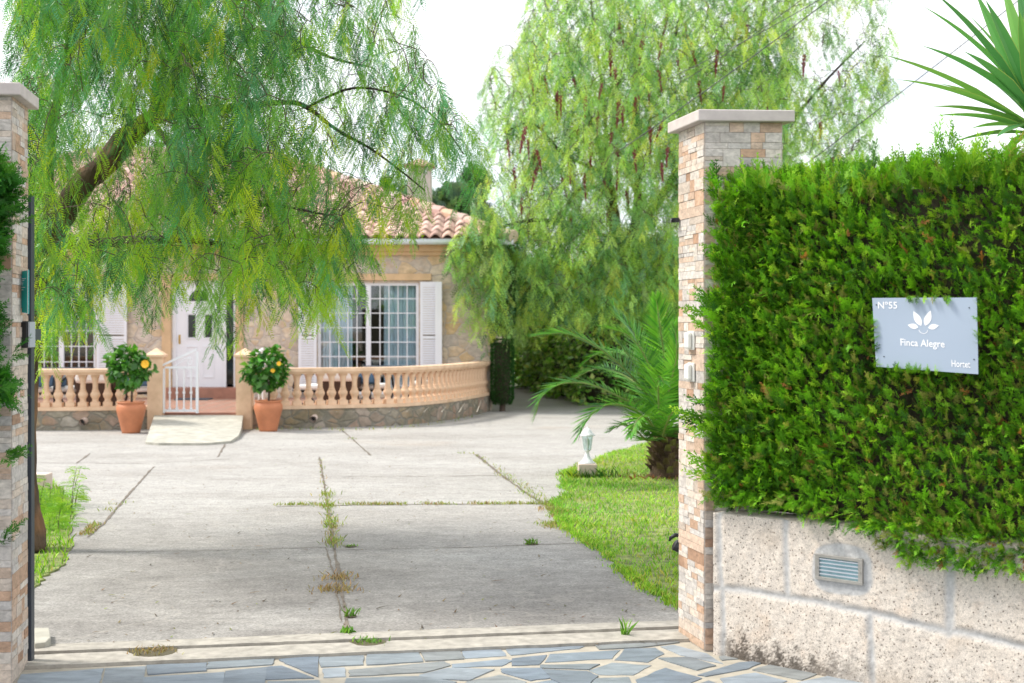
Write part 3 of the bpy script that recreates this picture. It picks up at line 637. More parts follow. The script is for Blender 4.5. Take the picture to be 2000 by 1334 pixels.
TPL = [spray_template() for _ in range(4)]; TPL_S = [spray_template(5, .12, .008, .6, 36) for _ in range(3)]
def place(tpls, P, D, scale, roll, col, tipcol=1.18):
    P, D = np.asarray(P), nrm(np.asarray(D)); n = len(P); ref = np.tile([0, 0, 1.0], (n, 1)); ref[np.abs(D[:, 2]) > .95] = [1, 0, 0]
    X = nrm(np.cross(D, ref)); Zx = np.cross(X, D); c, s = np.cos(roll)[:, None], np.sin(roll)[:, None]; X2 = X * c + Zx * s; Z2 = -X * s + Zx * c
    Vs, Cs = [], []; k = RS.randint(0, len(tpls), n)
    for i, tp in enumerate(tpls):
        m_ = k == i
        if not m_.any(): continue
        v = tp.reshape(1, -1, 3) * np.asarray(scale)[m_][:, None, None]
        w_ = P[m_][:, None] + v[..., 0:1] * X2[m_][:, None] + v[..., 1:2] * D[m_][:, None] + v[..., 2:3] * Z2[m_][:, None]
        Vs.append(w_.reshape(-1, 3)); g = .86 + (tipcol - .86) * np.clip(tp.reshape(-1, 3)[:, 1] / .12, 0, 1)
        Cs.append((col[m_][:, None] * g[None, :, None]).reshape(-1, 3))
    return np.concatenate(Vs), np.concatenate(Cs)
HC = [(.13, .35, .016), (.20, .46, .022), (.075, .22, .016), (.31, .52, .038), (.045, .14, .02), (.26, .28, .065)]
def hedge_depth(s, z):                                    # how far the clipped face stands proud of the wall face
    base = np.interp(z, [.55, .75, 1.2, 1.8, 2.4, 2.6], [.03, .07, .06, .02, -.03, -.12]) + np.interp(s, [0, .4, 1.2], [-.02, 0, .05]) * np.interp(z, [.6, 1.4], [1, .2])
    return base + .022 * rnoise(s, z, 5, 21) + .020 * rnoise(s, z, 13, 22) + .016 * rnoise(s, z, 30, 23)
t = thing('clipped_hedge', 'tall clipped cypress hedge on the limestone wall, holding the grey-blue sign', 'hedge', wall_pt(1.5, .7, -.3))
core = MB(); core.prism([tuple(wall_pt(.12, 0, -.20)[:2]), tuple(wall_pt(4.6, 0, -.20)[:2]), tuple(wall_pt(4.6, 0, -.8)[:2]), tuple(wall_pt(.75, 0, -.8)[:2]), (1.48, 7.35)], .76, 2.42)
core.build('branches', simple('hedge_twigs', (.040, .034, .018), .95, .6, 30, bmp=1.0), t)
n = 27000; s = RS.rand(n) ** 1.35 * 3.9 - .03; z = .60 + RS.rand(n) * 1.95; s[-2000:] = .85 + 2.2 * RS.rand(2000); z[-2000:] = .62 + .2 * RS.rand(2000)
zlo = np.interp(s, [0, .3, .63, .85, 1.0, 1.13, 1.4, 4], [.80, .80, .80, .77, .69, .64, .645, .64]) + .03 * rnoise(s, s, 12, 31); ok = z > zlo
s, z = s[ok], z[ok]; dd = hedge_depth(s, z); sg0, sg1 = wall_sz(1700, 655)[0], wall_sz(1912, 655)[0]; inn = (s > sg0 - .05) & (s < sg1 + .06) & (z > 1.47) & (z < 1.93); dd = np.where(inn, np.minimum(dd, -.01), dd); lay = RS.rand(len(s)) ** 1.7 * .19
hol = rnoise(s, z, 8, 41); keep = (hol > -.95 + .2 * (s > .9)) | (RS.rand(len(s)) < .38); s, z, dd, lay, hol = s[keep], z[keep], dd[keep], lay[keep], hol[keep]
P = np.array(WP) + s[:, None] * np.array(WD) + (dd - lay - .045)[:, None] * np.array(WN); P[:, 2] = z
D = np.array(WN) * (.45 + .5 * RS.rand(len(s), 1)) + np.array(WD) * .42 * RS.randn(len(s), 1); D[:, 2] = .62 + .45 * RS.randn(len(s)); D[z < zlo[ok][keep] + .09, 2] -= .9
D[z > 2.35, 2] += .9
cw = np.stack([3 + 2 * hol, 3.2 + hol, 2.0 - hol * .6, 1.6 + 1.2 * (z > 2.1), 1.3 - .5 * hol + .5 * (s > .9), .9 - hol * .6 + 1.5 * (s > .8) * (z < 1.5)], 1); cw = np.clip(cw, .1, None); cw /= cw.sum(1, keepdims=True)  # sunlit top and darker hollows put into the spray colours
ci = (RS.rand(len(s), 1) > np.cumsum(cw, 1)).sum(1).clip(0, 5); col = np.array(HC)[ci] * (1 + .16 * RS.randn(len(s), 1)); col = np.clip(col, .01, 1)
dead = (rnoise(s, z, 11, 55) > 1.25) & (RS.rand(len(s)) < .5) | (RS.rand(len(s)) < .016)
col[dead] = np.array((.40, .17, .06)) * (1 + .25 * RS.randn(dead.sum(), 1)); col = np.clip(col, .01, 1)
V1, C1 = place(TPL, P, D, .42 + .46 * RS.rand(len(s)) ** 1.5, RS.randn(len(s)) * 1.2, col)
# top and left end
n = 2600; s2 = RS.rand(n) * 3.9; b2 = -RS.rand(n) * .75; P2_ = np.array(WP) + s2[:, None] * np.array(WD) + b2[:, None] * np.array(WN); ok = ~((P2_[:, 0] < 1.50) & (P2_[:, 1] > 7.42)); s2, b2, P2_ = s2[ok], b2[ok], P2_[ok]
P2_[:, 2] = 2.44 + .05 * rnoise(s2, b2, 6, 61) + .03 * RS.randn(len(s2)); D2 = RS.randn(len(s2), 3) * .45; D2[:, 2] = 1
c2 = palette(len(s2), HC, [2, 4, 1, 3, .6, .8], .15); sc = .7 + .5 * RS.rand(len(s2)); tall = RS.rand(len(s2)) < .05; sc[tall] *= 1.5
V2, C2 = place(TPL, P2_, D2, sc, RS.randn(len(s2)), c2)
n = 1300; e = RS.rand(n); z3 = .78 + RS.rand(n) * 1.7; ex = 1.07 + e * .38; ey = 7.39 - e * .04 - .03; P3 = np.stack([ex, ey - .05 * RS.rand(n), z3], 1)
P3[:, 0] += .02 * rnoise(z3, z3, 6, 71); D3 = np.stack([-.5 + .6 * RS.randn(n), -.7 + .3 * RS.randn(n), .6 + .5 * RS.randn(n)], 1); c3 = palette(n, HC, [3, 3, 2, 1, 2, .4], .15)
V3, C3 = place(TPL, P3, D3, .6 + .5 * RS.rand(n), RS.randn(n), c3)
# stray shoots over the pillar edge and along the top
stray = [(1378, 815, -1, .2), (1384, 830, -1, .1), (1390, 800, -1, .3), (1396, 848, -.9, .3), (1386, 610, -.8, .5), (1390, 590, -.7, .5), (1394, 640, -.7, .4), (1388, 940, -.8, .4), (1396, 905, -.7, .5), (1400, 395, -.3, 1), (1400, 380, -.1, 1), (1470, 370, 0, 1), (1505, 362, .1, 1), (1880, 330, -.2, 1), (1912, 318, .2, 1), (1846, 330, 0, 1), (1790, 345, -.1, 1), (1765, 350, .2, 1), (1700, 352, 0, 1), (1960, 320, .3, 1), (1835, 318, -.1, 1), (1850, 300, -.15, 1)]
P4, D4, S4 = [], [], []
for (px, py, dx, dz) in stray:
    k = (px - CX) / F; s_ = (WP.y * k - WP.x) / (WD.x - k * WD.y); p = wall_pt(max(s_, .0), 0, .02); q = at(px, py, p.y)
    for _ in range(3): P4.append((q.x + .02 * RS.randn(), q.y + .02 * RS.randn(), q.z + .02 * RS.randn())); D4.append((dx + .2 * RS.randn(), -.2 * RS.rand(), dz + .2 * RS.randn())); S4.append(1.0 + .7 * RS.rand())
V4, C4 = place(TPL, P4, D4, np.array(S4), RS.randn(len(P4)), palette(len(P4), HC, [3, 3, 2, 1, 2, .1], .15))
npmesh('foliage', np.concatenate([V1, V2, V3, V4]), np.concatenate([C1, C2, C3, C4]), MT['needle'], t)
# left hedge, mostly out of frame
t = thing('clipped_hedge', 'cypress hedge poking in from the left edge in front of the left pillar', 'hedge', (-3.2, 6.3, 0))
core = MB(); core.prism([(-2.75, 6.50), (-2.75, 6.68), (-4.6, 6.3), (-5.6, 5.0), (-4.9, 4.9)], 1.35, 2.35); core.prism([(-3.0, 6.35), (-3.0, 6.65), (-4.6, 6.3), (-5.6, 5.0), (-4.9, 4.9)], .0, 1.35); core.build('branches', bpy.data.materials['hedge_twigs'], t)
n = 7000; z = .2 + 2.36 * RS.rand(n); e = RS.rand(n) ** 2.2
end = np.interp(z, [.1, .6, 1.2, 1.38, 1.52, 1.64, 2.0, 2.3, 2.5], [-3.0, -2.86, -2.70, -2.46, -2.43, -2.51, -2.50, -2.39, -2.45]) + .03 * np.sin(z * 19)
P = np.stack([end - e * 2.0, 6.62 - e * .9 - .13 * RS.rand(n) , z], 1); D = np.stack([.5 + .6 * RS.randn(n), -.5 + .3 * RS.randn(n), .3 + .5 * RS.randn(n)], 1)
V1, C1 = place(TPL, P, D, .7 + .5 * RS.rand(n), RS.randn(n), palette(n, [(.045, .19, .025), (.065, .25, .03), (.03, .13, .025), (.10, .31, .035)], [3, 3, 2, 1], .15))
P4 = np.array([tuple(at(x + 3 * RS.randn(), y + 6 * RS.randn(), 6.5 + .06 * RS.randn())) for (x, y) in [(6, 335), (4, 350), (18, 700), (4, 765), (0, 755), (8, 890), (14, 900), (2, 1048), (8, 410), (22, 430)] for _ in range(4)])
V2, C2 = place(TPL, P4, np.array([(.8, -.2, .25)] * len(P4)) + .3 * RS.randn(len(P4), 3), .8 + .5 * RS.rand(len(P4)), RS.randn(len(P4)), palette(len(P4), [(.035, .15, .02), (.06, .21, .02)], [1, 1], .15))
n = 6500; f = RS.rand(n); P = np.stack([-2.72 - 2.2 * f, 6.46 - 1.56 * f, .05 + 2.4 * RS.rand(n)], 1); P += (.05 * RS.randn(n))[:, None] * np.array([.58, -.81, 0]); P[:, 0] -= .22 * (P[:, 2] < 1.35) * (f < .12)
D = np.stack([.5 + .5 * RS.randn(n), -.75 + .3 * RS.randn(n), .6 + .5 * RS.randn(n)], 1); V3, C3 = place(TPL, P, D, .7 + .5 * RS.rand(n), RS.randn(n), palette(n, HC, [3, 3, 2, 1, 2, .4], .15))
n = 1500; f = RS.rand(n); P = np.stack([-2.8 - 2.0 * f + .1 * RS.randn(n), 6.5 - 1.2 * f + .25 * RS.rand(n), 2.34 + .08 * RS.rand(n)], 1); D = RS.randn(n, 3) * .4; D[:, 2] = 1; V4, C4 = place(TPL, P, D, .7 + .5 * RS.rand(n), RS.randn(n), palette(n, HC, [3, 3, 2, 1, 2, .4], .15))
npmesh('foliage', np.concatenate([V1, V2, V3, V4]), np.concatenate([C1, C2, C3, C4]), MT['needle'], t)

# ------------------------------------------------------------------ sign in the hedge
t = thing('house_sign', 'slightly crooked grey-blue house sign with a white leaf emblem, set in the hedge', 'sign', at(1806, 655, 6.45))
sA_, sB_, sC_, sD_ = at(1712, 716, 6.62), at(1910, 731, 6.27), at(1908, 581, 6.27), at(1703, 582, 6.62)
m = MB(); ng = 14; nS = (sB_ - sA_).cross(sD_ - sA_).normalized()
def spt(u, v, e=0): return sA_.lerp(sB_, u).lerp(sD_.lerp(sC_, u), v) + nS * (e + .006 * math.sin(u * 3.1 + .5) * math.cos(v * 2.4))
gv = [spt(i / ng, j / ng) for j in range(ng + 1) for i in range(ng + 1)]; gb = [p - nS * .003 for p in gv]; k = ng + 1
m.add(gv, [(j * k + i, j * k + i + 1, (j + 1) * k + i + 1, (j + 1) * k + i) for j in range(ng) for i in range(ng)]); m.add(gb, [((j + 1) * k + i, (j + 1) * k + i + 1, j * k + i + 1, j * k + i) for j in range(ng) for i in range(ng)])
rim = [(i, 0) for i in range(ng)] + [(ng, j) for j in range(ng)] + [(i, ng) for i in range(ng, 0, -1)] + [(0, j) for j in range(ng, 0, -1)]
for q in range(len(rim)):
    a, b = rim[q], rim[(q + 1) % len(rim)]; ia, ib = a[1] * k + a[0], b[1] * k + b[0]; m.add([gv[ia], gv[ib], gb[ib], gb[ia]], [(3, 2, 1, 0)])
m.build('panel', MT['sign'], t, True)
def text_part(txt, u0, u1, v0, v1, parent):
    cu = bpy.data.curves.new('text', 'FONT'); cu.body = txt; cu.resolution_u = 3; cu.offset = .012; ob = bpy.data.objects.new('text', cu); COL.objects.link(ob)
    dg = bpy.context.evaluated_depsgraph_get(); me = bpy.data.meshes.new_from_object(ob.evaluated_get(dg)); COL.objects.unlink(ob); bpy.data.objects.remove(ob)
    vs = [v.co.copy() for v in me.vertices]; xs = [v.x for v in vs]; x0_, x1_ = min(xs), max(xs); ys = [v.y for v in vs]; y0_, y1_ = min(ys), max(ys); o3 = org(parent)
    for v in me.vertices:
        v.co = spt(u0 + (u1 - u0) * (v.co.x - x0_) / (x1_ - x0_), v0 + (v1 - v0) * (v.co.y - y0_) / (y1_ - y0_), .0012) - o3
    me.name = 'lettering'; me.update(); return link('lettering', me, MT['lettering'], parent)
text_part('N\u00ba55', .055, .245, .845, .945, t)
text_part('Finca Alegre', .265, .695, .295, .425, t)
text_part('Hortet', .755, .93, .075, .165, t)
m = MB()
def petal(cx, cy, ang, L, wd):
    pts = []; ca_, sa_ = math.cos(ang), math.sin(ang)
    for side in (1, -1):
        rng = range(0, 11) if side == 1 else range(9, 0, -1)
        for i in rng:
            tt = i / 10; w_ = wd * math.sin(math.pi * tt ** .85) * side; x, y = L * tt, w_; pts.append((cx + (x * ca_ - y * sa_) * .73, cy + x * sa_ + y * ca_))
    nv = len(pts); m.add([spt(p[0], p[1], .0012) for p in pts], [tuple(range(nv))])
E0, E1 = .49, .60
for (dx, dy, a, L, wd) in ((-.045, -.01, 168, .145, .036), (-.016, .012, 116, .225, .046), (.022, .014, 70, .225, .046), (.05, -.012, 14, .145, .036)): petal(E0 + dx, E1 + dy, math.radians(a), L, wd)
arc = [(E0 + .004 + .046 * math.cos(a), E1 - .035 + .062 * math.sin(a)) for a in [math.radians(190 + 160 * i / 16) for i in range(17)]]
for i in range(16):
    a, b = arc[i], arc[i + 1]; f_ = lambda p, k: spt(E0 + .004 + (p[0] - E0 - .004) * k, E1 - .035 + (p[1] - E1 + .035) * k, .0012); m.add([f_(a, 1), f_(b, 1), f_(b, .88), f_(a, .88)], [(0, 1, 2, 3)])
m.build('emblem', MT['lettering'], t)
for (u, v) in ((.93, .865), (.09, .155), (.965, .19), (.04, .90)):
    m = MB(); c = spt(u, v); m.tube([c, c + nS * .002], .003, 8); m.build('screw', MT['black'], t)
# sprays that overlap the rim of the sign (part of the hedge they grow from)
hedge = bpy.data.objects['clipped_hedge']
P4, D4 = [], []
for i in range(100):
    e = RS.randint(0, 4); u = RS.rand()
    if e == 0 and u < .32 or e == 2 and u > .7 or e == 3 and u < .35: continue
    if e == 0: p, d = spt(u * .9, 1.04, .004), (WD.x * .3 * RS.randn(), -.2, -.9 + .6 * RS.rand())
    elif e == 1: p, d = spt(u * .62, -.05 - .02 * RS.rand(), .004), (.3 * RS.randn(), -.3, .9)
    elif e == 2: p, d = spt(-.03, u, .004), (.6, -.5, .2 + .4 * RS.randn())
    else: p, d = spt(1.04, u, .004), (-.5, .1, .5 + .3 * RS.randn())
    P4.append(tuple(p + nS * .004)); D4.append(d)
V, C = place(TPL, P4, np.array(D4), .28 + .22 * RS.rand(len(P4)), .4 * RS.randn(len(P4)), palette(len(P4), HC, [3, 3, 2, 2, 2, 1], .15)); npmesh('rim_sprays', V, C, MT['needle'], hedge)

# ------------------------------------------------------------------ stone house
HYF = 28.2                                                # facade distance
def hx(px): return (px - CX) * HYF / F
def hz(py): return EYE - (py - HY) * HYF / F
XR, XL, ZE, FL = hx(960), -16.0, 3.42, .30               # right corner, left end, eave height, terrace floor
DEPTH = 11.5
wins = [(hx(49), hx(187), .34, 2.617), (hx(620), hx(818), .34, 2.617)]
DX0, DX1, DZ0, DZ1 = hx(336), hx(460), .486, 2.66          # door opening with its sidelight
house = thing('stone_house', 'single storey stone house with a pink tiled hipped roof, white shutters and a chimney', 'house', ((XL + XR) / 2, HYF, 0))
m = MB(); xs = sorted([XL, XR] + [v for q in wins for v in q[:2]] + [DX0, DX1])
opens = [(q[0], q[1], q[2], q[3]) for q in wins] + [(DX0, DX1, 0, DZ1)]
for i in range(len(xs) - 1):
    a, b = xs[i], xs[i + 1]; o_ = [q for q in opens if abs(q[0] - a) < 1e-6 and abs(q[1] - b) < 1e-6]
    if o_:
        if o_[0][2] > .01: m.box(a, b, HYF, HYF + .3, -.05, o_[0][2])
        m.box(a, b, HYF, HYF + .3, o_[0][3], ZE)
    else: m.box(a, b, HYF, HYF + .3, -.05, ZE)
m.box(XR - .3, XR, HYF + .3, HYF + DEPTH, -.05, ZE); m.box(XL, XL + .3, HYF + .3, HYF + DEPTH, -.05, ZE); m.box(XL + .3, XR - .3, HYF + DEPTH - .3, HYF + DEPTH, -.05, ZE)
wall = m.build('wall', MT['facade'], house)
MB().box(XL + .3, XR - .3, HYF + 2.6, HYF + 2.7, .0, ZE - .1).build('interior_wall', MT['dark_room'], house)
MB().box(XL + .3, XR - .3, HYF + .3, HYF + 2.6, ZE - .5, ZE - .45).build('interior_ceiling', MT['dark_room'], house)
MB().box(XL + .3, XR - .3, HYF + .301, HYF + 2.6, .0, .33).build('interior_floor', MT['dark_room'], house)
# eaves: soffit, ochre cornice, gutter
EO = .45
MB().box(XL - EO, XR + EO - .05, HYF - EO + .12, HYF - .002, ZE - .02, ZE + .02).build('soffit', MT['cornice'], house)
m = MB(); m.box(XL - .15, XR + .16, HYF - .16, HYF - .003, ZE - .17, ZE - .021); m.box(XL - .15, XR + .10, HYF - .09, HYF - .003, ZE - .25, ZE - .171); m.build('cornice', MT['cornice'], house)
m = MB(); gy = HYF - EO
m.tube([(XL - EO, gy + .05, ZE + .01), (XR + EO, gy + .05, ZE + .01)], .062, 12); m.build('gutter', MT['gutter'], house, True)
# roof: hipped, in barrel tiles
PT = .40; rx0, rx1, ry0 = XL - EO, XR + EO, HYF - EO; RZ = ZE + .06; half = (DEPTH + 2 * EO) / 2
pitch, row = .235, .34; sl_ = math.sqrt(1 + PT * PT)
Vt, Ct = [], []
pal = [(.57, .38, .31), (.63, .44, .37), (.52, .34, .28), (.66, .48, .41), (.60, .42, .36), (.48, .31, .26)]
def roof_slope(P0, ux, uy, width, run_max, lim):
    nx = int(width / pitch) + 1; nr = int(run_max * sl_ / row) + 1; sub = 6
    for r in range(nr):
        for c in range(nx):
            x_m = (c + .5) * pitch; t_m = (r + .5) * row / sl_
            if not lim(x_m, t_m): continue
            colr = np.array(random.choice(pal)) * random.uniform(.82, 1.15); jz = random.uniform(-.008, .012); jx = random.uniform(-.008, .008)
            prof = [(k / sub, .085 * math.sin(math.pi * min(1, max(0, (k / sub - .08) / .84))) ** .8) for k in range(sub + 1)]
            t0, t1 = r * row / sl_, (r + 1.12) * row / sl_
            def pt(fx, h, t, lift): x = c * pitch + jx + fx * pitch; return P0 + ux * x + uy * t + Vector((0, 0, t * PT + h + lift + jz))
            for k in range(sub):
                (fa, ha), (fb, hb) = prof[k], prof[k + 1]
                Vt.append([pt(fa, ha, t0, .035), pt(fb, hb, t0, .035), pt(fb, hb * .86, t1, .0), pt(fa, ha * .86, t1, .0)]); Ct.append(colr)
                Vt.append([pt(fa, ha, t0, .035), pt(fa, ha - .028, t0, .03), pt(fb, hb - .028, t0, .03), pt(fb, hb, t0, .035)]); Ct.append(colr * .9)
roof_slope(Vector((rx0, ry0, RZ)), Vector((1, 0, 0)), Vector((0, 1, 0)), rx1 - rx0, half, lambda x, t: t < (rx1 - rx0) - x and t < x and t < half)
roof_slope(Vector((rx1, ry0, RZ)), Vector((0, 1, 0)), Vector((-1, 0, 0)), 2 * half, half, lambda x, t: t < x and t < 2 * half - x)
Vt = np.array([[tuple(p) for p in q] for q in Vt]); roof = npmesh('roof', Vt, np.repeat(np.array(Ct), 4, axis=0), MT['rooftile'], house)
m = MB(); m.col = (.36, .22, .17); hyb = ry0 + 2 * half; rz2 = RZ + half * PT
m.add([(rx0, ry0, RZ - .02), (rx1, ry0, RZ - .02), (rx1, hyb, RZ - .02), (rx0, hyb, RZ - .02), (rx0 + half, ry0 + half, rz2 - .02), (rx1 - half, ry0 + half, rz2 - .02)], [(0, 1, 5, 4), (1, 2, 5), (2, 3, 4, 5), (3, 0, 4)])
m.build('roof_deck', MT['rooftile'], roof, color=True)
m = MB()
def ridge(a, b):
    n = int((b - a).length / .36)
    for i in range(n):
        p, q = a.lerp(b, i / n), a.lerp(b, (i + 1.15) / n); m.col = tuple(x * random.uniform(.8, 1.1) for x in random.choice(pal)); m.tube([p + Vector((0, 0, .03)), q + Vector((0, 0, .01))], [.135, .115], 9)
ridge(Vector((rx1, ry0, RZ + .02)), Vector((rx1 - half, ry0 + half, rz2 + .02))); ridge(Vector((rx0, ry0, RZ + .02)), Vector((rx0 + half, ry0 + half, rz2 + .02))); ridge(Vector((rx0 + half, ry0 + half, rz2 + .02)), Vector((rx1 - half, ry0 + half, rz2 + .02)))
m.build('ridge_tiles', MT['rooftile'], roof, color=True)
# chimney
cyy = 31.0; cxx = (820 - CX) * cyy / F; hw_ = .26; ctop = EYE + (HY - 342) * cyy / F
m = MB(); m.box(cxx - hw_, cxx + hw_, cyy - hw_, cyy + hw_, 3.9, ctop)
for sx in (-1, 1):
    for sy in (-1, 1): m.box(cxx + sx * (hw_ - .06) - .05, cxx + sx * (hw_ - .06) + .05, cyy + sy * (hw_ - .06) - .05, cyy + sy * (hw_ - .06) + .05, ctop + .001, ctop + .17)
m.box(cxx - .12, cxx + .12, cyy - .12, cyy + .12, ctop + .001, ctop + .16); ch = m.build('chimney', MT['capstone'], house)
m = MB(); m.col = (.50, .32, .26); m.box(cxx - .34, cxx + .34, cyy - .34, cyy + .34, ctop + .171, ctop + .21); m.prism([(cxx - .32, cyy - .32), (cxx + .32, cyy - .32), (cxx + .32, cyy + .32), (cxx - .32, cyy + .32)], ctop + .211, ctop + .36, .85); m.build('chimney_cap', MT['rooftile'], ch, color=True)
# windows
def grid_window(q, cols, dz, curt):
    a, b, z0, z1 = q; f = MB(); fw = .06; y0, y1 = HYF + .05, HYF + .12
    f.box(a, b, y0, y1, z1 - fw, z1); f.box(a, b, y0, y1, z0, z0 + fw); f.box(a, a + fw, y0, y1, z0 + fw, z1 - fw); f.box(b - fw, b, y0, y1, z0 + fw, z1 - fw)
    c = (a + b) / 2; f.box(c - .05, c + .05, y0 + .005, y1 - .005, z0 + fw, z1 - fw); wd = f.build('window', MT['white'], house)
    g = MB()
    for lo_, hi_ in ((a + fw, c - .05), (c + .05, b - fw)):
        for k in range(1, cols): x = lo_ + (hi_ - lo_) * k / cols; g.box(x - .0095, x + .0095, y0 + .012, y1 - .03, z0 + fw, z1 - fw)
        z = z1 - fw - dz * .9
        while z > z0 + .1: g.box(lo_, hi_, y0 + .010, y1 - .032, z - .0095, z + .0095); z -= dz
    g.build('glazing_bars', MT['white'], wd)
    MB().box(a + fw, b - fw, y1 - .028, y1 - .022, z0 + fw, z1 - fw).build('pane', MT['glass'], wd)
    if curt:
        for lo_, hi_ in curt:
            k = MB(); n = 90; vs = []
            for i in range(n + 1):
                x = lo_ + (hi_ - lo_) * i / n; y = HYF + .22 + .035 * math.sin(i * .55) + .02 * math.sin(i * 1.3 + 1); vs += [(x, y, z0 + .02), (x + .01 * math.sin(i), y, z1 - .01)]
            k.add(vs, [(2 * i, 2 * i + 2, 2 * i + 3, 2 * i + 1) for i in range(n)]); k.build('curtain', MT['curtain'], wd, True)
grid_window(wins[0], 4, .318, [])
grid_window(wins[1], 5, .296, [(hx(623), hx(686)), (hx(748), hx(816))])
for (a, b) in ((hx(600), hx(843)), (hx(30), hx(205))):
    MB().box(a, b, HYF - .05, HYF - .003, 2.66, 2.80).build('lintel', MT['cornice'], house, bevel=.01)
# louvred shutters
def shutter(x0_, x1_, z0, z1, turn, label=None):
    p = MB(); th = .04; hinge = x0_ if turn > 0 else x1_; wd = x1_ - x0_; ca_, sa_ = math.cos(turn), math.sin(turn)
    def bx(u0, u1, d0, d1, za, zb):                         # along the leaf, through it
        c = []
        for (u, d) in ((u0, d0), (u1, d0), (u1, d1), (u0, d1)):
            uu = u if turn >= 0 else -u; c.append((hinge + uu * ca_ + d * sa_ * 0, HYF - .03 - abs(u * sa_) - d))
        if turn < 0: c = c[::-1]
        p.prism(c, za, zb)
    s = .055; bx(0, s, 0, th, z0, z1); bx(wd - s, wd, 0, th, z0, z1); bx(s, wd - s, 0, th, z1 - .07, z1); bx(s, wd - s, 0, th, z0, z0 + .08); bx(s, wd - s, 0, th, (z0 + z1) / 2 - .03, (z0 + z1) / 2 + .03)
    o = p.build('shutter', MT['white'], house); p = MB(); z = z0 + .085
    while z < z1 - .10:
        if abs(z + .02 - (z0 + z1) / 2) > .05: bx(s, wd - s, .004, th - .006, z, z + .040)
        z += .048
    p2 = p.build('slats', MT['white'], o); return o
ZS0, ZS1 = .37, 2.63
shutter(hx(821), hx(862), ZS0, ZS1, .12); shutter(hx(584), hx(619), ZS0, ZS1, -.12); shutter(hx(190), hx(251), ZS0, 2.62, .10); shutter(hx(-14), hx(47), ZS0, 2.62, -.10)
m = MB(); m.box(hx(851), hx(864), HYF - .20, HYF - .10, ZS0, ZS1); m.build('shutter', MT['white'], house)
# front door
fw = .07; dl = hx(438)
m = MB(); m.box(DX0, DX1, HYF + .04, HYF + .14, DZ1 - fw, DZ1); m.box(DX0, DX0 + fw, HYF + .04, HYF + .14, DZ0, DZ1 - fw); m.box(DX1 - .05, DX1, HYF + .04, HYF + .14, DZ0, DZ1 - fw); m.box(dl - .03, dl + .03, HYF + .04, HYF + .14, DZ0, DZ1 - fw)
frm = m.build('door_frame', MT['white'], house)
dr = MB().box(DX0 + fw, dl - .03, HYF + .08, HYF + .13, DZ0, DZ1 - fw).build('door', MT['white'], house)
dc = (DX0 + fw + dl - .03) / 2
def door_pane(x0_, x1_, z0, z1, arch=False):
    m = MB(); y = HYF + .0785
    if arch:
        pts = [(x0_ + (x1_ - x0_) * (.5 - .5 * math.cos(math.pi * i / 14)), z0 + (z1 - z0) * math.sin(math.pi * i / 14)) for i in range(15)]
    else: pts = [(x1_, z0), (x1_, z1), (x0_, z1), (x0_, z0)]
    if arch: pts = pts[::-1]
    m.add([(p[0], y, p[1]) for p in pts] + [(p[0], y - .004, p[1]) for p in pts], [tuple(range(len(pts))), tuple(range(2 * len(pts) - 1, len(pts) - 1, -1))]); m.build('door_glass', simple_glass, dr)
simple_glass = simple('dark_glass', (.012, .018, .018), .08, .1, 3, bmp=0, spec=.6)
door_pane(hx(367), hx(406), hz(588), hz(566), True); door_pane(hx(366), hx(380), hz(659), hz(615)); door_pane(hx(399), hx(412), hz(659), hz(615))
m = MB()
for (a, b, z0, z1) in ((hx(362), hx(383), hz(738), hz(676)), (hx(394), hx(417), hz(738), hz(676)), (hx(362), hx(384), hz(662), hz(611)), (hx(395), hx(416), hz(662), hz(611))):
    y0, y1 = HYF + .067, HYF + .0795; e = .022
    m.box(a, b, y0, y1, z1 - e, z1); m.box(a, b, y0, y1, z0, z0 + e); m.box(a, a + e, y0, y1, z0 + e, z1 - e); m.box(b - e, b, y0, y1, z0 + e, z1 - e)
m.build('moulding', MT['white'], dr)
m = MB(); kx = hx(349); m.tube([(kx, HYF + .08, hz(663)), (kx, HYF + .04, hz(663))], .018, 8); m.box(kx - .02, kx + .02, HYF + .07, HYF + .079, hz(672), hz(654)); m.build('door_knob', simple('brass', (.5, .33, .10), .35, .1, 5, metal=.8, bmp=0), dr)
MB().box(dl + .03, DX1 - .05, HYF + .085, HYF + .095, DZ0 + .05, DZ1 - fw).build('sidelight', simple_glass, house)
for (a, b) in ((hx(317), hx(335)), (hx(460.5), hx(476))): MB().box(a, b, HYF - .06, HYF - .003, .3, 2.80).build('door_jamb', MT['cornice'], house, bevel=.008)
MB().box(hx(335.5), hx(460), HYF - .06, HYF - .003, DZ1 + .002, 2.80).build('door_lintel', MT['cornice'], house)
m = MB(); m.box(hx(318), hx(477), HYF - .42, HYF + .14, .27, .484); m.build('door_step', MT['terra_floor'], house)

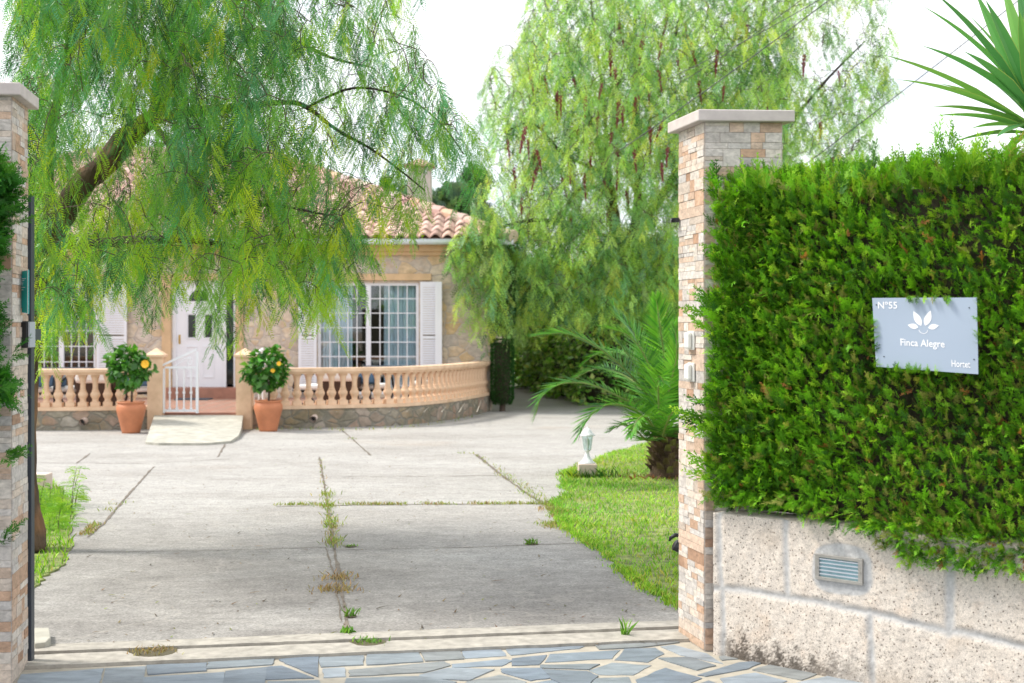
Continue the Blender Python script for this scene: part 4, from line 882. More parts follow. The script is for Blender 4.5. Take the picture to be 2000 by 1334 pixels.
# ------------------------------------------------------------------ terrace: floor, low wall, balustrades, gate
rightB = [(-4.45, 23.35), (-3.81, 23.40), (-2.94, 23.70), (-2.04, 24.05), (-1.40, 25.0), (-.957, 26.15), (-.50, 27.9), (-.46, 28.19)]
leftB = [(-5.98, 23.30), (-7.0, 23.02), (-8.1, 22.95), (-9.3, 23.1), (-10.6, 23.9), (-11.6, 25.4), (-12.1, 28.19)]
RB = smooth_line([(*p, 0) for p in rightB], 8); LB = smooth_line([(*p, 0) for p in leftB], 8)
def offs(L, d):
    o_ = []
    for i, p in enumerate(L):
        t = (L[min(i + 1, len(L) - 1)] - L[max(i - 1, 0)]).normalized(); n = Vector((t.y, -t.x, 0))
        o_.append(p + n * d)
    return o_
def strip(m, L, d0, d1, z0, z1):                          # wall-like band along a curve between two offsets
    A, B = offs(L, d0), offs(L, d1); n = len(L); vs = [(p.x, p.y, z) for z in (z0, z1) for S_ in (A, B) for p in S_]; fs = []
    for i in range(n - 1): fs += [(i, i + 1, 2 * n + i + 1, 2 * n + i), (n + i + 1, n + i, 3 * n + i, 3 * n + i + 1), (2 * n + i, 2 * n + i + 1, 3 * n + i + 1, 3 * n + i), (i + 1, i, n + i, n + i + 1)]
    fs += [(0, 2 * n, 3 * n, n), (n - 1, 2 * n - 1, 4 * n - 1, 3 * n - 1)]; return m.add(vs, fs)
fl = [(p.x, p.y) for p in offs(RB, -.05)] + [(-12.1, 28.199)][:0] + [(p.x, p.y) for p in offs(LB, .05)][::-1]
structure(MB().prism(fl, .0, .27).build('terrace_floor', MT['terra_floor']))
tm = MB()
for x in np.arange(-12, -.4, .3): tm.box(x - .006, x + .006, 23.5 if x > -9 else 24.5, 27.75, .2705, .2735)
for y in np.arange(23.6, 27.7, .3): tm.box(-9.5 if y < 25 else -11.3, -2.3 if y < 25 else -1.2, y - .006, y + .006, .2706, .2736)
structure(tm.build('terrace_floor_joints', MT['mortar']))
for side, L, sg in (('right', RB, 1), ('left', LB, -1)):
    t = thing('terrace_wall', f'low curved rubble wall under the {"right" if sg > 0 else "left"} hand balustrade of the terrace', 'terrace wall', L[0])
    m = MB(); strip(m, L, 0 if sg > 0 else 0, -.22 if sg > 0 else .22, -.05, .325) if False else strip(m, L, .0, (-.24) * sg * 1, -.05, .325); m.build('wall', MT['plinth'], t)
    i = 12 if sg > 0 else 9
    p = at(613, 816, 23.35) if sg > 0 else at(163, 822, 22.92)
    m = MB(); m.tube([(p.x, p.y + .10, p.z), (p.x, p.y - .07, p.z - .02)], .055, 10, False); m.tube([(p.x, p.y + .10, p.z), (p.x, p.y - .07, p.z - .02)], .040, 10, False); m.build('drain_spout', MT['cream_block'], t)
    m = MB(); m.tube([(p.x, p.y + .05, p.z), (p.x, p.y - .02, p.z - .01)], .038, 10); m.build('drain_shade_plug', MT['black'], t)  # solid black plug, the shade inside the spout put into colour
BZ0, BZ1 = .325, 1.02
def baluster_mesh(mb, sq=.075):
    h = BZ1 - .10 - (BZ0 + .06)
    mb.box(-sq, sq, -sq, sq, 0, .075); mb.lathe([(.0, .0751), (.062, .0752), (.062, .085), (.050, .10), (.052, .13), (.080, .185), (.082, .21), (.070, .235), (.058, .255), (.060, .27), (.048, .285), (.043, .34), (.047, .42), (.058, .47), (.066, h - .035), (0, h - .0345)], n=12)
    mb.box(-.066, .066, -.066, .066, h - .034, h); return mb
for side, L, sg in (('right', RB, 1), ('left', LB, -1)):
    t = thing('balustrade', f'{side} hand peach stone balustrade curving along the terrace edge', 'balustrade', (L[0].x, L[0].y, 0))
    m = MB(); strip(m, L, .02 * sg, -.22 * sg, BZ0 + .001, BZ0 + .06); m.build('base_rail', MT['peach'], t)
    m = MB(); strip(m, L, .045 * sg, -.235 * sg, BZ1 - .065, BZ1); m.build('hand_rail', MT['peach'], t, bevel=.014); m = MB(); strip(m, L, .015 * sg, -.205 * sg, BZ1 - .10, BZ1 - .0655); m.build('rail_moulding', MT['peach'], t)
    C_ = offs(L, -.10 * sg); d = 0; nxt = .40; first = None; g = org(t)
    for i in range(len(C_) - 1):
        a, b = C_[i], C_[i + 1]; sl2 = (b - a).length
        while nxt < d + sl2:
            p = a.lerp(b, (nxt - d) / sl2); rot = math.atan2(b.y - a.y, b.x - a.x)
            if first is None:
                bo = baluster_mesh(MB()); me = bpy.data.meshes.new('baluster'); me.from_pydata(bo.v, [], bo.f); me.update()
                o = bpy.data.objects.new('baluster', me); me.materials.append(MT['peach']); COL.objects.link(o); first = o
            else: o = first.copy(); COL.objects.link(o)
            o.parent = t; o.location = (p.x - g.x, p.y - g.y, BZ0 + .0605); o.rotation_euler = (0, 0, rot); nxt += .2
        d += sl2
for (pc, lab) in ((302, 'left hand peach gate post with a pyramid cap beside the white garden gate'), (475.5, 'right hand peach gate post with a pyramid cap, behind the right hibiscus pot')):
    y = 23.3; x = (pc - CX) * (y - .12) / F; t = thing('terrace_post', lab, 'gate post', (x, y, 0), 'peach gate posts of the terrace'); h = .125
    MB().box(x - h, x + h, y - .12, y + .13, 0, 1.21).build('shaft', MT['peach'], t)
    m = MB(); m.box(x - h - .03, x + h + .03, y - .15, y + .16, 1.211, 1.25); m.prism([(x - h - .03, y - .15), (x + h + .03, y - .15), (x + h + .03, y + .16), (x - h - .03, y + .16)], 1.2505, 1.36, .93); m.build('cap', MT['peach'], t)
def garden_gate(label, hinge, ang, wd=.61):
    t = thing('garden_gate', label, 'gate', hinge, 'white iron garden gate leaves'); t.rotation_euler = (0, 0, ang); g = Vector(hinge)
    def bb(m, x0_, x1_, z0, z1, th=.018): m.box(g.x + x0_, g.x + x1_, g.y - th, g.y + th, z0, z1)
    m = MB(); z0 = .27; bb(m, 0, .045, z0, 1.02); bb(m, wd - .045, wd, z0, 1.30); bb(m, .045, wd - .045, z0 + .02, z0 + .06); bb(m, .045, wd - .045, 1.02, 1.055)
    m.obox((g.x, g.y - .018, 1.055), (math.cos(.43), 0, math.sin(.43)), (0, 1, 0), (-math.sin(.43), 0, math.cos(.43)), wd / math.cos(.43) - .03, .036, .035); m.build('frame', MT['white'], t)
    for k in range(4):
        x = wd * (k + 1.05) / 5.1; m = MB(); bb(m, x - .011, x + .011, z0 + .061, 1.019, .011); bb(m, x - .02, x + .02, .60, .63, .018); bb(m, x - .02, x + .02, z0 + .062, z0 + .09, .018); m.build('bar', MT['white'], t)
    m = MB(); c = (g.x + wd - .14, 1.13); m.tube([(c[0] + (.065 - .05 * i / 16) * math.cos(i * .45 + 1), g.y, c[1] + (.065 - .05 * i / 16) * math.sin(i * .45 + 1)) for i in range(17)], .009, 6); m.tube([(g.x + .2, g.y, 1.06), (g.x + .28, g.y, 1.10), (g.x + .38, g.y, 1.19), (g.x + wd - .12, g.y, 1.21)], .009, 6); m.build('scroll', MT['white'], t)
    return t
xg0, xg1 = (317 - CX) * 23.25 / F, (462 - CX) * 23.25 / F
garden_gate('closed left leaf of the white iron garden gate, at the top of the concrete ramp', (xg0, 23.25, 0), 0)
garden_gate('open right leaf of the white iron garden gate, swung back behind the right post', (xg1, 23.30, 0), math.radians(52))
# ramp
Rp = [gnd(284, 868), gnd(310, 870), gnd(400, 870), gnd(450, 866), gnd(466, 858), gnd(471, 848)]; bl, br = Vector((xg0 - .12, 23.20, .24)), Vector((xg1 + .12, 23.20, .24))
m = MB(); top = [(p.x, p.y, .035 + .0 * i) for i, p in enumerate(Rp)] + [tuple(br), tuple(bl)]; top[4] = (top[4][0], top[4][1], .06); top[5] = (top[5][0], top[5][1], .085)
m.add(top + [(p[0], p[1], -.02) for p in top], [tuple(range(8))] + [((i + 1) % 8, i, 8 + i, 8 + (i + 1) % 8) for i in range(8)])
tag(m.build('concrete_ramp', MT['ramp']), 'pale concrete ramp leading up from the drive to the white garden gate', 'ramp')

# pots and hibiscus
def blob_leaves(c, R, n, size, cols, wts, sx=1, sy=1, sz=1, droop=.3, shell=.55):
    d = nrm(RS.randn(n, 3)); r = R * (shell + (1 - shell) * RS.rand(n) ** .5)
    lump = 1 + .22 * np.sin(d[:, 0] * 5 + c[0]) * np.cos(d[:, 2] * 6 + c[1]) + .12 * np.sin(d[:, 1] * 9 + d[:, 2] * 7)
    P = np.array(c) + d * (r * lump)[:, None] * np.array([sx, sy, sz]); A = nrm(d + .7 * RS.randn(n, 3) + np.array([0, 0, -droop])); up = nrm(d + np.array([0, 0, .6]) + .4 * RS.randn(n, 3)); S_ = nrm(np.cross(A, up)); U = np.cross(S_, A)
    L = size * (.6 + .7 * RS.rand(n))[:, None]; wd = L * .36
    V = np.stack([P, P + A * L * .45 + S_ * wd + U * L * .07, P + A * L - U * L * .12, P + A * L * .45 - S_ * wd + U * L * .07], 1); return V, np.repeat(palette(n, cols, wts, .15), 4, axis=0)
HL = [(.035, .14, .018), (.055, .20, .022), (.09, .28, .032), (.15, .36, .05)]
potp = [(-.001, 0), (.145, 0), (.15, .03), (.20, .24), (.232, .36), (.235, .42), (.215, .465), (.20, .475), (.225, .49), (.225, .51), (.19, .51), (.17, .46), (0, .45)]
for i, (px, py, cx_, cy_, R, fls, lab) in enumerate(((256, 845.5, 252, 717, .31, [(284, 711)], 'left'), (524, 842, 519, 722, .325, [(545, 710), (533, 724)], 'right'))):
    b = gnd(px, py); t = thing('flower_pot', f'tall terracotta pot holding the {lab} hibiscus, {lab} of the concrete ramp', 'flower pot', b, 'terracotta pots flanking the ramp')
    MB().lathe([(r, z) for r, z in potp], b, 28).build('body', MT['terracotta'], t, True); MB().lathe([(0, .455), (.175, .456)], b, 20).build('soil', MT['earth'], t)
    c = at(cx_, cy_, b.y); t = thing('hibiscus', f'{lab} hibiscus standard with glossy leaves and {"one large orange bloom" if i == 0 else "two half hidden yellow blooms"}, in its pot', 'shrub', (b.x, b.y, .45))
    m = MB(); m.tube([(b.x, b.y, .45), (b.x + .01, b.y, .7), (c.x + .005, c.y, c.z)], [.014, .012, .009], 6); m.tube([(b.x + .02, b.y, .45), (b.x + .02, b.y + .01, .75), (c.x + .05, c.y, c.z - .05)], [.009, .008, .006], 5)
    m.build('stem', MT['twig'], t)
    V, C = blob_leaves(c, R, 620, .125, HL, [3, 4, 2.6, 1], 1.02, .9, .98, .55); npmesh('foliage', V, C, MT['leaf'], t)
    for (fx, fy) in fls:
        f = at(fx, fy, b.y - R * .93); rr = .062 if i == 0 else .035; V = []
        for k in range(26):
            a = k * 2.4; d = Vector((math.cos(a), -.5 + .08 * (k % 5), math.sin(a))); s_ = Vector((-math.sin(a), 0, math.cos(a))); V.append([f, f + d * rr * .7 + s_ * rr * .42, f + d * rr * 1.1, f + d * rr * .7 - s_ * rr * .42])
        npmesh('bloom', np.array([[tuple(p) for p in q] for q in V]), np.array([[.8, .4, .02]] * len(V)).repeat(4, 0), MT['flower'], t)

# terrace furniture seen through the balusters
def rattan_sofa(label, x, y, rot, wd=.62):
    t = thing('rattan_seat', label, 'rattan seat', (0, 0, 0), 'rattan seats on the terrace'); h = wd / 2
    m = MB(); m.box(-h, h, -.33, .33, .05, .36); m.build('base', MT['rattan'], t, bevel=.02); m = MB(); m.box(-h, h, -.40, -.331, .05, .56); m.build('backrest', MT['rattan'], t, bevel=.02)
    for s in (-1, 1): m = MB(); m.box(s * h - .05, s * h + .05, -.33, .33, .361, .54); m.build('armrest', MT['rattan'], t, bevel=.02)
    m = MB(); m.box(-h + .06, h - .06, -.25, .33, .362, .46); m.build('seat_cushion', MT['cushion'], t, bevel=.04); m = MB(); m.box(-h - .01, h + .01, -.45, -.27, .47, .68); m.build('back_cushion', MT['cushion'], t, bevel=.06)
    t.location = (x, y, .27); t.rotation_euler = (0, 0, rot); return t
def hoop_chair(label, x, y, rot):
    t = thing('hoop_chair', label, 'chair', (0, 0, 0), 'black hoop chairs on the terrace')
    for s in (-1, 1): m = MB(); m.tube([(s * .30 , .36 * math.cos(a) , .33 + .33 * math.sin(a)) for a in [math.pi * 2 * i / 22 for i in range(23)]], .022, 7); m.build('hoop', MT['black'], t, True)
    m = MB(); m.box(-.278, .278, -.27, .30, .30, .40); m.build('seat_cushion', MT['cushion'], t, bevel=.04); m = MB(); m.box(-.278, .278, -.33, -.22, .402, .66); m.build('back_cushion', MT['blue_cushion'], t, bevel=.04)
    m = MB(); m.box(-.29, .29, -.25, .28, .26, .298); m.build('seat_frame', MT['black'], t)
    t.location = (x, y, .27); t.rotation_euler = (0, 0, rot); return t
def table(label, x, y):
    t = thing('terrace_table', label, 'table', (x, y, .27), 'dark tables on the terrace'); m = MB(); m.box(x - .6, x + .6, y - .4, y + .4, .93, .97); m.build('tabletop', MT['dark_metal'], t, bevel=.008)
    for a in (-.52, .52):
        for b in (-.33, .33): MB().box(x + a - .03, x + a + .03, y + b - .03, y + b + .03, .27, .929).build('leg', MT['dark_metal'], t)
TX = lambda px, y: (px - CX) * y / F
rattan_sofa('rattan seat with white cushions behind the left balustrade, beside the left pot', TX(196, 24.3), 24.3, 0, .62)
rattan_sofa('rattan seat with white cushions behind the right balustrade, under the wide window', TX(664, 25.1), 25.1, 0, .62)
hoop_chair('black hoop chair behind the left pot, nearest the left gate post', TX(252, 24.4), 24.4, .9)
hoop_chair('black hoop chair left of the rattan seat behind the left balustrade', TX(150, 24.6), 24.6, -1.1)
hoop_chair('black hoop chair half hidden by the dark gate post, farthest left on the terrace', TX(72, 24.3), 24.3, .3)
hoop_chair('black hoop chair between the right pot and the right hand rattan seat', TX(622, 25.2), 25.2, 1.3)
hoop_chair('black hoop chair just right of the right hand rattan seat', TX(722, 25.6), 25.6, -.4)
hoop_chair('black hoop chair at the right end of the terrace, before the right shutter', TX(838, 26.9), 26.9, .8)
table('dark table behind the left balustrade among hoop chairs', TX(108, 25.2), 25.2)
table('dark table behind the right balustrade below the right half of the window', TX(772, 26.3), 26.3)
m = MB(); m.box(hx(362), hx(426), HYF - .95, HYF - .48, .2738, .290); tag(m.build('door_mat', MT['mat']), 'dark door mat lying below the front door step', 'door mat')

# ------------------------------------------------------------------ lawn lantern
b = gnd(1148, 934); g = Y_ = b.y
t = thing('pedestal', 'square pink concrete pedestal under the white lantern at the lawn edge', 'pedestal', b); MB().box(b.x - .106, b.x + .106, b.y, b.y + .21, -.02, .16).build('block', MT['cream_block'], t, bevel=.01)
c = Vector((b.x - .0, b.y + .105, .1605)); t = thing('garden_lantern', 'small white garden lantern on the pink pedestal at the edge of the lawn', 'lantern', c)
MB().lathe([(0, 0), (.092, 0), (.088, .012), (.055, .04), (.030, .085), (.022, .12), (.022, .135), (.034, .142), (.045, .155), (0, .155)], c, 16).build('foot', MT['white'], t, True)
MB().lathe([(.044, .156), (.068, .315)], c, 6, rot=.5).build('glass_body', MT['lamp_glass'], t)
m = MB()
for k in range(6):
    a = .5 + k * math.pi / 3; m.tube([(c.x + .045 * math.cos(a), c.y + .045 * math.sin(a), c.z + .155), (c.x + .070 * math.cos(a), c.y + .070 * math.sin(a), c.z + .318)], .0055, 5)
m.build('frame', MT['white'], t)
MB().lathe([(0, .16), (.018, .16), (.018, .20), (.026, .22), (.028, .26), (.015, .285), (0, .29)], c, 10).build('bulb', MT['white_plastic'], t, True)
MB().lathe([(0, .316), (.092, .318), (.094, .324), (.07, .338), (.055, .365), (.03, .395), (.012, .405), (.006, .41), (.004, .45), (0, .455)], c, 12).build('roof', MT['white'], t, True)
P = np.concatenate([np.stack([b.x + .12 * RS.randn(90), b.y - .03 - .04 * RS.rand(90), np.zeros(90)], 1), np.stack([b.x + .16 + .1 * RS.randn(60), b.y + .02 + .06 * RS.randn(60), np.zeros(60)], 1)])
o = npmesh('tall_grass', blades(P, .10 * (.4 + RS.rand(150)), .014, .9), np.repeat(palette(150, [(.04, .13, .02), (.07, .2, .03), (.16, .2, .05)], [3, 2, 1]), 4, axis=0), MT['grass']); tag(o, 'tuft of tall grass, coloured dark for shadow, at the foot of the pink pedestal', 'grass tuft')  # dark greens put the pedestal's shadow into the blade colour
P = np.stack([b.x - .16 + .04 * RS.randn(60), b.y + .06 * RS.randn(60), np.zeros(60)], 1)
o = npmesh('weed_tuft', blades(P, .09 * (.4 + RS.rand(60)), .014, .9), np.repeat(palette(60, [(.25, .38, .04), (.34, .45, .05)], [1, 1]), 4, axis=0), MT['grass']); tag(o, 'yellow-green weed on the left side of the pink pedestal', 'weed')
# second pedestal, mostly hidden by the left trunk
b2 = gnd(66, 960); tag(MB().box(b2.x - .1, b2.x + .13, b2.y, b2.y + .21, -.02, .18).build('pedestal', MT['cream_block'], bevel=.01), 'beige concrete pedestal half hidden behind the left tree trunk', 'pedestal')

# ------------------------------------------------------------------ pepper trees
def pinnate(P, A, L, pairs, ll, lw, col, droop=.25, side=None):
    """feather leaves: P base, A axis, L length (N,), pairs leaflets a side; returns quads"""
    n = len(P); A = nrm(A); r = RS.randn(n, 3); r[:, 2] *= .3; B = nrm(np.cross(A, nrm(r))) if side is None else nrm(side); Nn = np.cross(A, B)
    t = (np.arange(pairs) + .7) / pairs; prof = np.sin(np.pi * (.18 + .74 * t)) ** .8
    g = np.array([0, 0, -1.0]); V = []
    base = P[:, None] + A[:, None] * (L[:, None] * t)[..., None] + g * (droop * L[:, None] * t * t)[..., None]
    fold = .25 * RS.randn(n, 1, 1)
    for s in (-1, 1):
        d = nrm(B[:, None] * s * .80 + A[:, None] * .70 + g * .22 + Nn[:, None] * (fold + .12 * RS.randn(n, pairs, 1)))
        l = (ll * prof)[None] * (.8 + .4 * RS.rand(n, pairs)) * (L / L.mean())[:, None]
        wv = nrm(np.cross(d, Nn[:, None] + .3 * RS.randn(n, pairs, 3))) * lw / 2
        V.append(np.stack([base, base + d * (l * .45)[..., None] + wv, base + d * l[..., None], base + d * (l * .45)[..., None] - wv], 2))
    V = np.stack(V, 1).reshape(n, -1, 4, 3); q = V.shape[1]
    C = np.repeat(col[:, None], q * 4, axis=1).reshape(-1, 3)
    return V.reshape(-1, 3), C
def grow(limbs, targets, arch, maxc=.16):
    nodes = np.concatenate([np.array([tuple(p) for p in smooth_line(l, 4)]) for l in limbs]); T = np.array(targets); tw = []
    d0 = np.array([np.min(np.linalg.norm(nodes - t, axis=1)) for t in T]); o_ = np.argsort(d0)
    for i in o_:
        t = T[i]; d = np.linalg.norm(nodes - t, axis=1) + .7 * np.maximum(0, t[2] - nodes[:, 2]) * 0 + .35 * np.maximum(0, nodes[:, 2] - t[2]); k = np.argmin(d); a = nodes[k]; v = t - a; Ld = np.linalg.norm(v)
        if Ld < .02: continue
        up = np.array([0, 0, arch * Ld]); j = .06 * Ld
        p1 = a + v * .35 + up * .8 + j * RS.randn(3); p2 = a + v * .7 + up * .7 + j * RS.randn(3); tw.append((np.array([a, p1, p2, t]), Ld)); nodes = np.concatenate([nodes, [p1, p2, t]])
    return tw
def tree_parts(root, limbs, radii, tops, hang, step, leafL, pairs, ll, lw, cols, wts, twig_r, arch=.18, out_dir=None, spread=.55, crown_mat='pepper_leaf', colfun=None, wander=.35):
    for i, (l, r) in enumerate(zip(limbs, radii)):
        pts = smooth_line(l, 5); rr = list(np.interp(np.linspace(0, 1, len(pts)), np.linspace(0, 1, len(r)), r)); m = MB(); n = 14 if i == 0 else 8
        m.tube(pts, rr, n)
        vs = np.array(m.v); k = np.repeat(rr, n); ctr = np.repeat(np.array([tuple(p) for p in pts]), n, axis=0); nz_ = 1 + .16 * rnoise(vs[:, 0] * 3 + vs[:, 1], vs[:, 2], 7, 90 + i) + .10 * rnoise(vs[:, 0] * 9 - vs[:, 1] * 7, vs[:, 2] * .6, 12, 91 + i); m.v = [tuple(x) for x in ctr + (vs - ctr) * nz_[:, None]]
        g = rnoise(vs[:, 0] * 4, vs[:, 2], 9, 77); m.c = [tuple(np.array((.12, .078, .05) if i == 0 else (.065, .052, .042)) * (1 + .35 * q) + (np.array((.10, .04, .01)) if q > .5 and i == 0 else 0)) for q in g]
        m.build('trunk' if i == 0 else 'limb', MT['bark'], root, True, color=True)
    tw = grow(limbs, tops, arch); m = MB()
    for pl, Ld in tw: m.tube(smooth_line(pl, 2), list(np.linspace(twig_r * (1 + 1.2 * min(Ld, 2)), twig_r * .6, 7)), 4, False)
    m.build('twigs', MT['twig'], root); m = MB(); P, A, Ls, Co = [], [], [], []
    for i, t in enumerate(tops):
        t = np.array(t); L = hang * (.45 + .9 * RS.rand()); o = RS.randn(3) * wander; o[2] = -1 + .4 * RS.rand(); o = o / np.linalg.norm(o); k = max(3, int(L / step)); base_col = palette(1, cols, wts, .12)[0] if colfun is None else colfun(t)
        mid = t + o * L * .5; end = t + (o * .6 + np.array([0, 0, -.4])) * L
        m.tube([t, mid, end], [twig_r * .7, twig_r * .5, twig_r * .3], 3, False)
        for j in range(k + 1):
            f = j / k; p = (1 - f) ** 2 * t + 2 * f * (1 - f) * mid + f * f * end; a = RS.rand() * 6.28; d = np.array([math.cos(a) * spread, math.sin(a) * spread, -.85])
            P.append(p); A.append(d); Ls.append(leafL * (.65 + .6 * RS.rand()) * (1 - .25 * f)); Co.append(base_col * (.85 + .3 * RS.rand()))
    m.build('shoots', MT['shoot'], root)
    V, C = pinnate(np.array(P), np.array(A), np.array(Ls), pairs, ll, lw, np.array(Co)); npmesh('crown', V, C, MT[crown_mat], root); return len(P)

# left tree: leaning trunk just inside the gate, curtain of hanging shoots in front of the house
t = thing('pepper_tree', 'leaning pepper tree just inside the gate, its shoots hanging in front of the house', 'tree', gnd(66, 1078))
L_ = [[at(56, 1084, 10.62), at(52, 1000, 10.72), at(48, 900, 10.8), at(48, 740, 10.85), at(68, 580, 10.9), at(104, 455, 11.0), at(150, 375, 11.1), at(208, 318, 11.2), at(252, 264, 11.3), at(297, 232, 11.3)],
      [at(297, 232, 11.3), at(330, 150, 11.5), at(348, 85, 11.6), at(380, 0, 11.8), at(420, -90, 11.9)], [at(112, 474, 11.0), at(180, 476, 10.8), at(250, 470, 10.6), at(330, 468, 10.5), at(430, 476, 10.3), at(520, 500, 10.2)],
      [at(104, 455, 11.0), at(92, 320, 11.6), at(116, 160, 11.9), at(150, 55, 12.0), at(142, 0, 12.1), at(120, -80, 12.2)], [at(297, 232, 11.3), at(380, 218, 11.0), at(470, 208, 10.8), at(560, 200, 10.7), at(600, 210, 10.6), at(660, 255, 10.6), at(720, 288, 10.5), at(778, 330, 10.4), at(830, 372, 10.3)],
      [at(340, 100, 11.6), at(440, 70, 11.2), at(530, 60, 11.0), at(640, 110, 10.8), at(720, 130, 10.8)], [at(600, 210, 10.6), at(690, 172, 10.5), at(790, 190, 10.4), at(860, 240, 10.3), at(905, 300, 10.2)], [at(297, 240, 11.3), at(345, 300, 10.9), at(385, 360, 10.7), at(430, 420, 10.5), at(520, 400, 10.3), at(640, 420, 10.1)],
      [at(142, 20, 12.1), at(60, -20, 11.5), at(20, 60, 11.0)], [at(380, 0, 11.8), at(520, -60, 11.4), at(660, -80, 11.0), at(760, -60, 10.8)]]
Rr = [[.15, .11, .095, .095, .10, .105, .10, .095, .09, .08], [.065, .055, .045, .035, .02], [.045, .04, .036, .03, .02, .01], [.06, .055, .05, .042, .03, .02], [.05, .042, .03, .022, .018, .013, .010, .008, .005], [.03, .022, .016, .011, .006], [.011, .009, .008, .006, .004], [.03, .025, .02, .017, .013, .007], [.03, .02, .008], [.03, .025, .018, .01]]
canopy = [(30, -140), (860, -140), (800, -20), (800, 90), (830, 150), (880, 200), (915, 290), (930, 350), (890, 340), (820, 320), (800, 400), (800, 560), (770, 480), (740, 470), (700, 570), (650, 640), (600, 660), (560, 625), (500, 660), (470, 620), (445, 690), (415, 690), (400, 590), (340, 640), (320, 600), (250, 590), (205, 570), (160, 640), (130, 655), (85, 690), (50, 700), (30, 690)]
tops = []; HG = .33
while len(tops) < 2150:
    px, py = RS.uniform(20, 935), RS.uniform(-150, 700)
    if not in_poly(np.array([px]), np.array([py]), canopy)[0]: continue
    dens = 1.0
    if px > 560 and py < 330: dens = .42
    if px > 790 and py < 330: dens = .42
    if 640 < px < 800 and 330 < py < 470: dens = .30
    if px > 690 and py > 400: dens = .35
    if 150 < px < 330 and 200 < py < 370: dens = .5
    if 100 < px < 260 and 330 < py < 430: dens = .35
    if py > 540: dens *= .55
    if 330 < px < 460 and py > 500: dens *= .6
    if 580 < px < 720 and 340 < py < 480: dens *= .7
    if 120 < px < 340 and 460 < py < 510: dens *= .6
    if RS.rand() > dens: continue
    Y = 10.4 + 1.0 * RS.randn() if px < 560 else 10.5 + .6 * RS.randn()
    Y = min(max(Y, 8.9), 12.8)
    if 100 < px < 330 and 200 < py < 520 and Y < 11.1 and RS.rand() < .6: Y = 11.4 + RS.rand()
    p = at(px, py, Y); tops.append((p.x, p.y, p.z + HG * (.55 + .5 * RS.rand())))
GL = [(.32, .53, .03), (.17, .40, .045), (.09, .29, .07), (.10, .33, .17), (.48, .60, .035), (.03, .10, .03)]
def gl_col(t):
    z = t[2]; w_ = np.array([1.4 + 2.2 * (z < 3.0), 3, 2.5 + (z > 3), .8 + 1.8 * (z > 3.1), .5 + 1.3 * (z < 2.8), 1.2]); return palette(1, GL, w_, .12)[0]  # yellowing and backlit leaves low, blue-green sky sheen high, put into leaf colour
tree_parts(t, L_, Rr, tops, HG, .060, .21, 13, .050, .0066, None, None, .0030, .2, spread=.62, colfun=gl_col, wander=.7)

# right tree: far behind the drive, tall and loose, with hanging red berry clusters
Yr = 31.5
t = thing('pepper_tree', 'tall airy pepper tree with red berry clusters, right of the house', 'tree', ((1212 - CX) * Yr / F, Yr, 0))
a_ = lambda x, y, d=0: at(x, y, Yr + d)
L_ = [[Vector(((1212 - CX) * Yr / F, Yr, 0)), a_(1212, 700), a_(1208, 600), a_(1206, 500), a_(1198, 420), a_(1186, 340), a_(1165, 260)], [a_(1208, 560), a_(1235, 470, .4), a_(1246, 390, .6), a_(1243, 300, .8), a_(1240, 200, .6), a_(1240, 60, .4), a_(1245, -60, .3)], [a_(1165, 260), a_(1140, 200, -.5), a_(1120, 150, -.8), a_(1095, 60, -1)], [a_(1235, 470, .4), a_(1300, 370, .8), a_(1360, 280, 1), a_(1430, 200, 1.3), a_(1480, 80, 1.5), a_(1500, -50, 1.6)],
      [a_(1300, 370, .8), a_(1420, 330, .2), a_(1530, 250, 0), a_(1620, 150, 0), a_(1690, 80, 0)], [a_(1198, 400), a_(1170, 368, -1), a_(1130, 372, -1.6), a_(1105, 410, -2), a_(1090, 480, -2.2), a_(1060, 540, -2.5)], [a_(1186, 340), a_(1100, 300, -1), a_(1040, 240, -1.6), a_(985, 260, -2)], [a_(1206, 470), a_(1120, 440, -2), a_(1040, 430, -3), a_(960, 450, -3.6)], [a_(1235, 470), a_(1300, 480, -2), a_(1380, 500, -2.6)], [a_(1240, 200), a_(1300, 120, -.6), a_(1330, 20, -.8), a_(1330, -60, -1)], [a_(1186, 340), a_(1180, 200, .8), a_(1160, 60, 1), a_(1150, -60, 1)]]
Rr = [[.24, .21, .2, .17, .14, .10, .06], [.14, .12, .10, .08, .06, .045, .03], [.05, .045, .035, .02], [.10, .085, .07, .06, .04, .03], [.07, .055, .04, .03, .015], [.06, .05, .045, .04, .03, .015], [.05, .04, .03, .015], [.06, .05, .04, .02], [.06, .045, .02], [.045, .035, .03, .02], [.05, .04, .03, .02]]
canopy = [(885, 590), (880, 520), (905, 420), (950, 400), (940, 330), (930, 290), (950, 170), (985, 90), (1030, 60), (1050, -20), (1100, -110), (1300, -160), (1520, -150), (1640, -90), (1715, -20), (1738, 80), (1742, 210), (1710, 300), (1690, 360), (1560, 380), (1500, 640), (1340, 655), (1240, 640), (1130, 645), (1060, 630), (1000, 660), (950, 665), (915, 630)]
tops = []; HG = .55
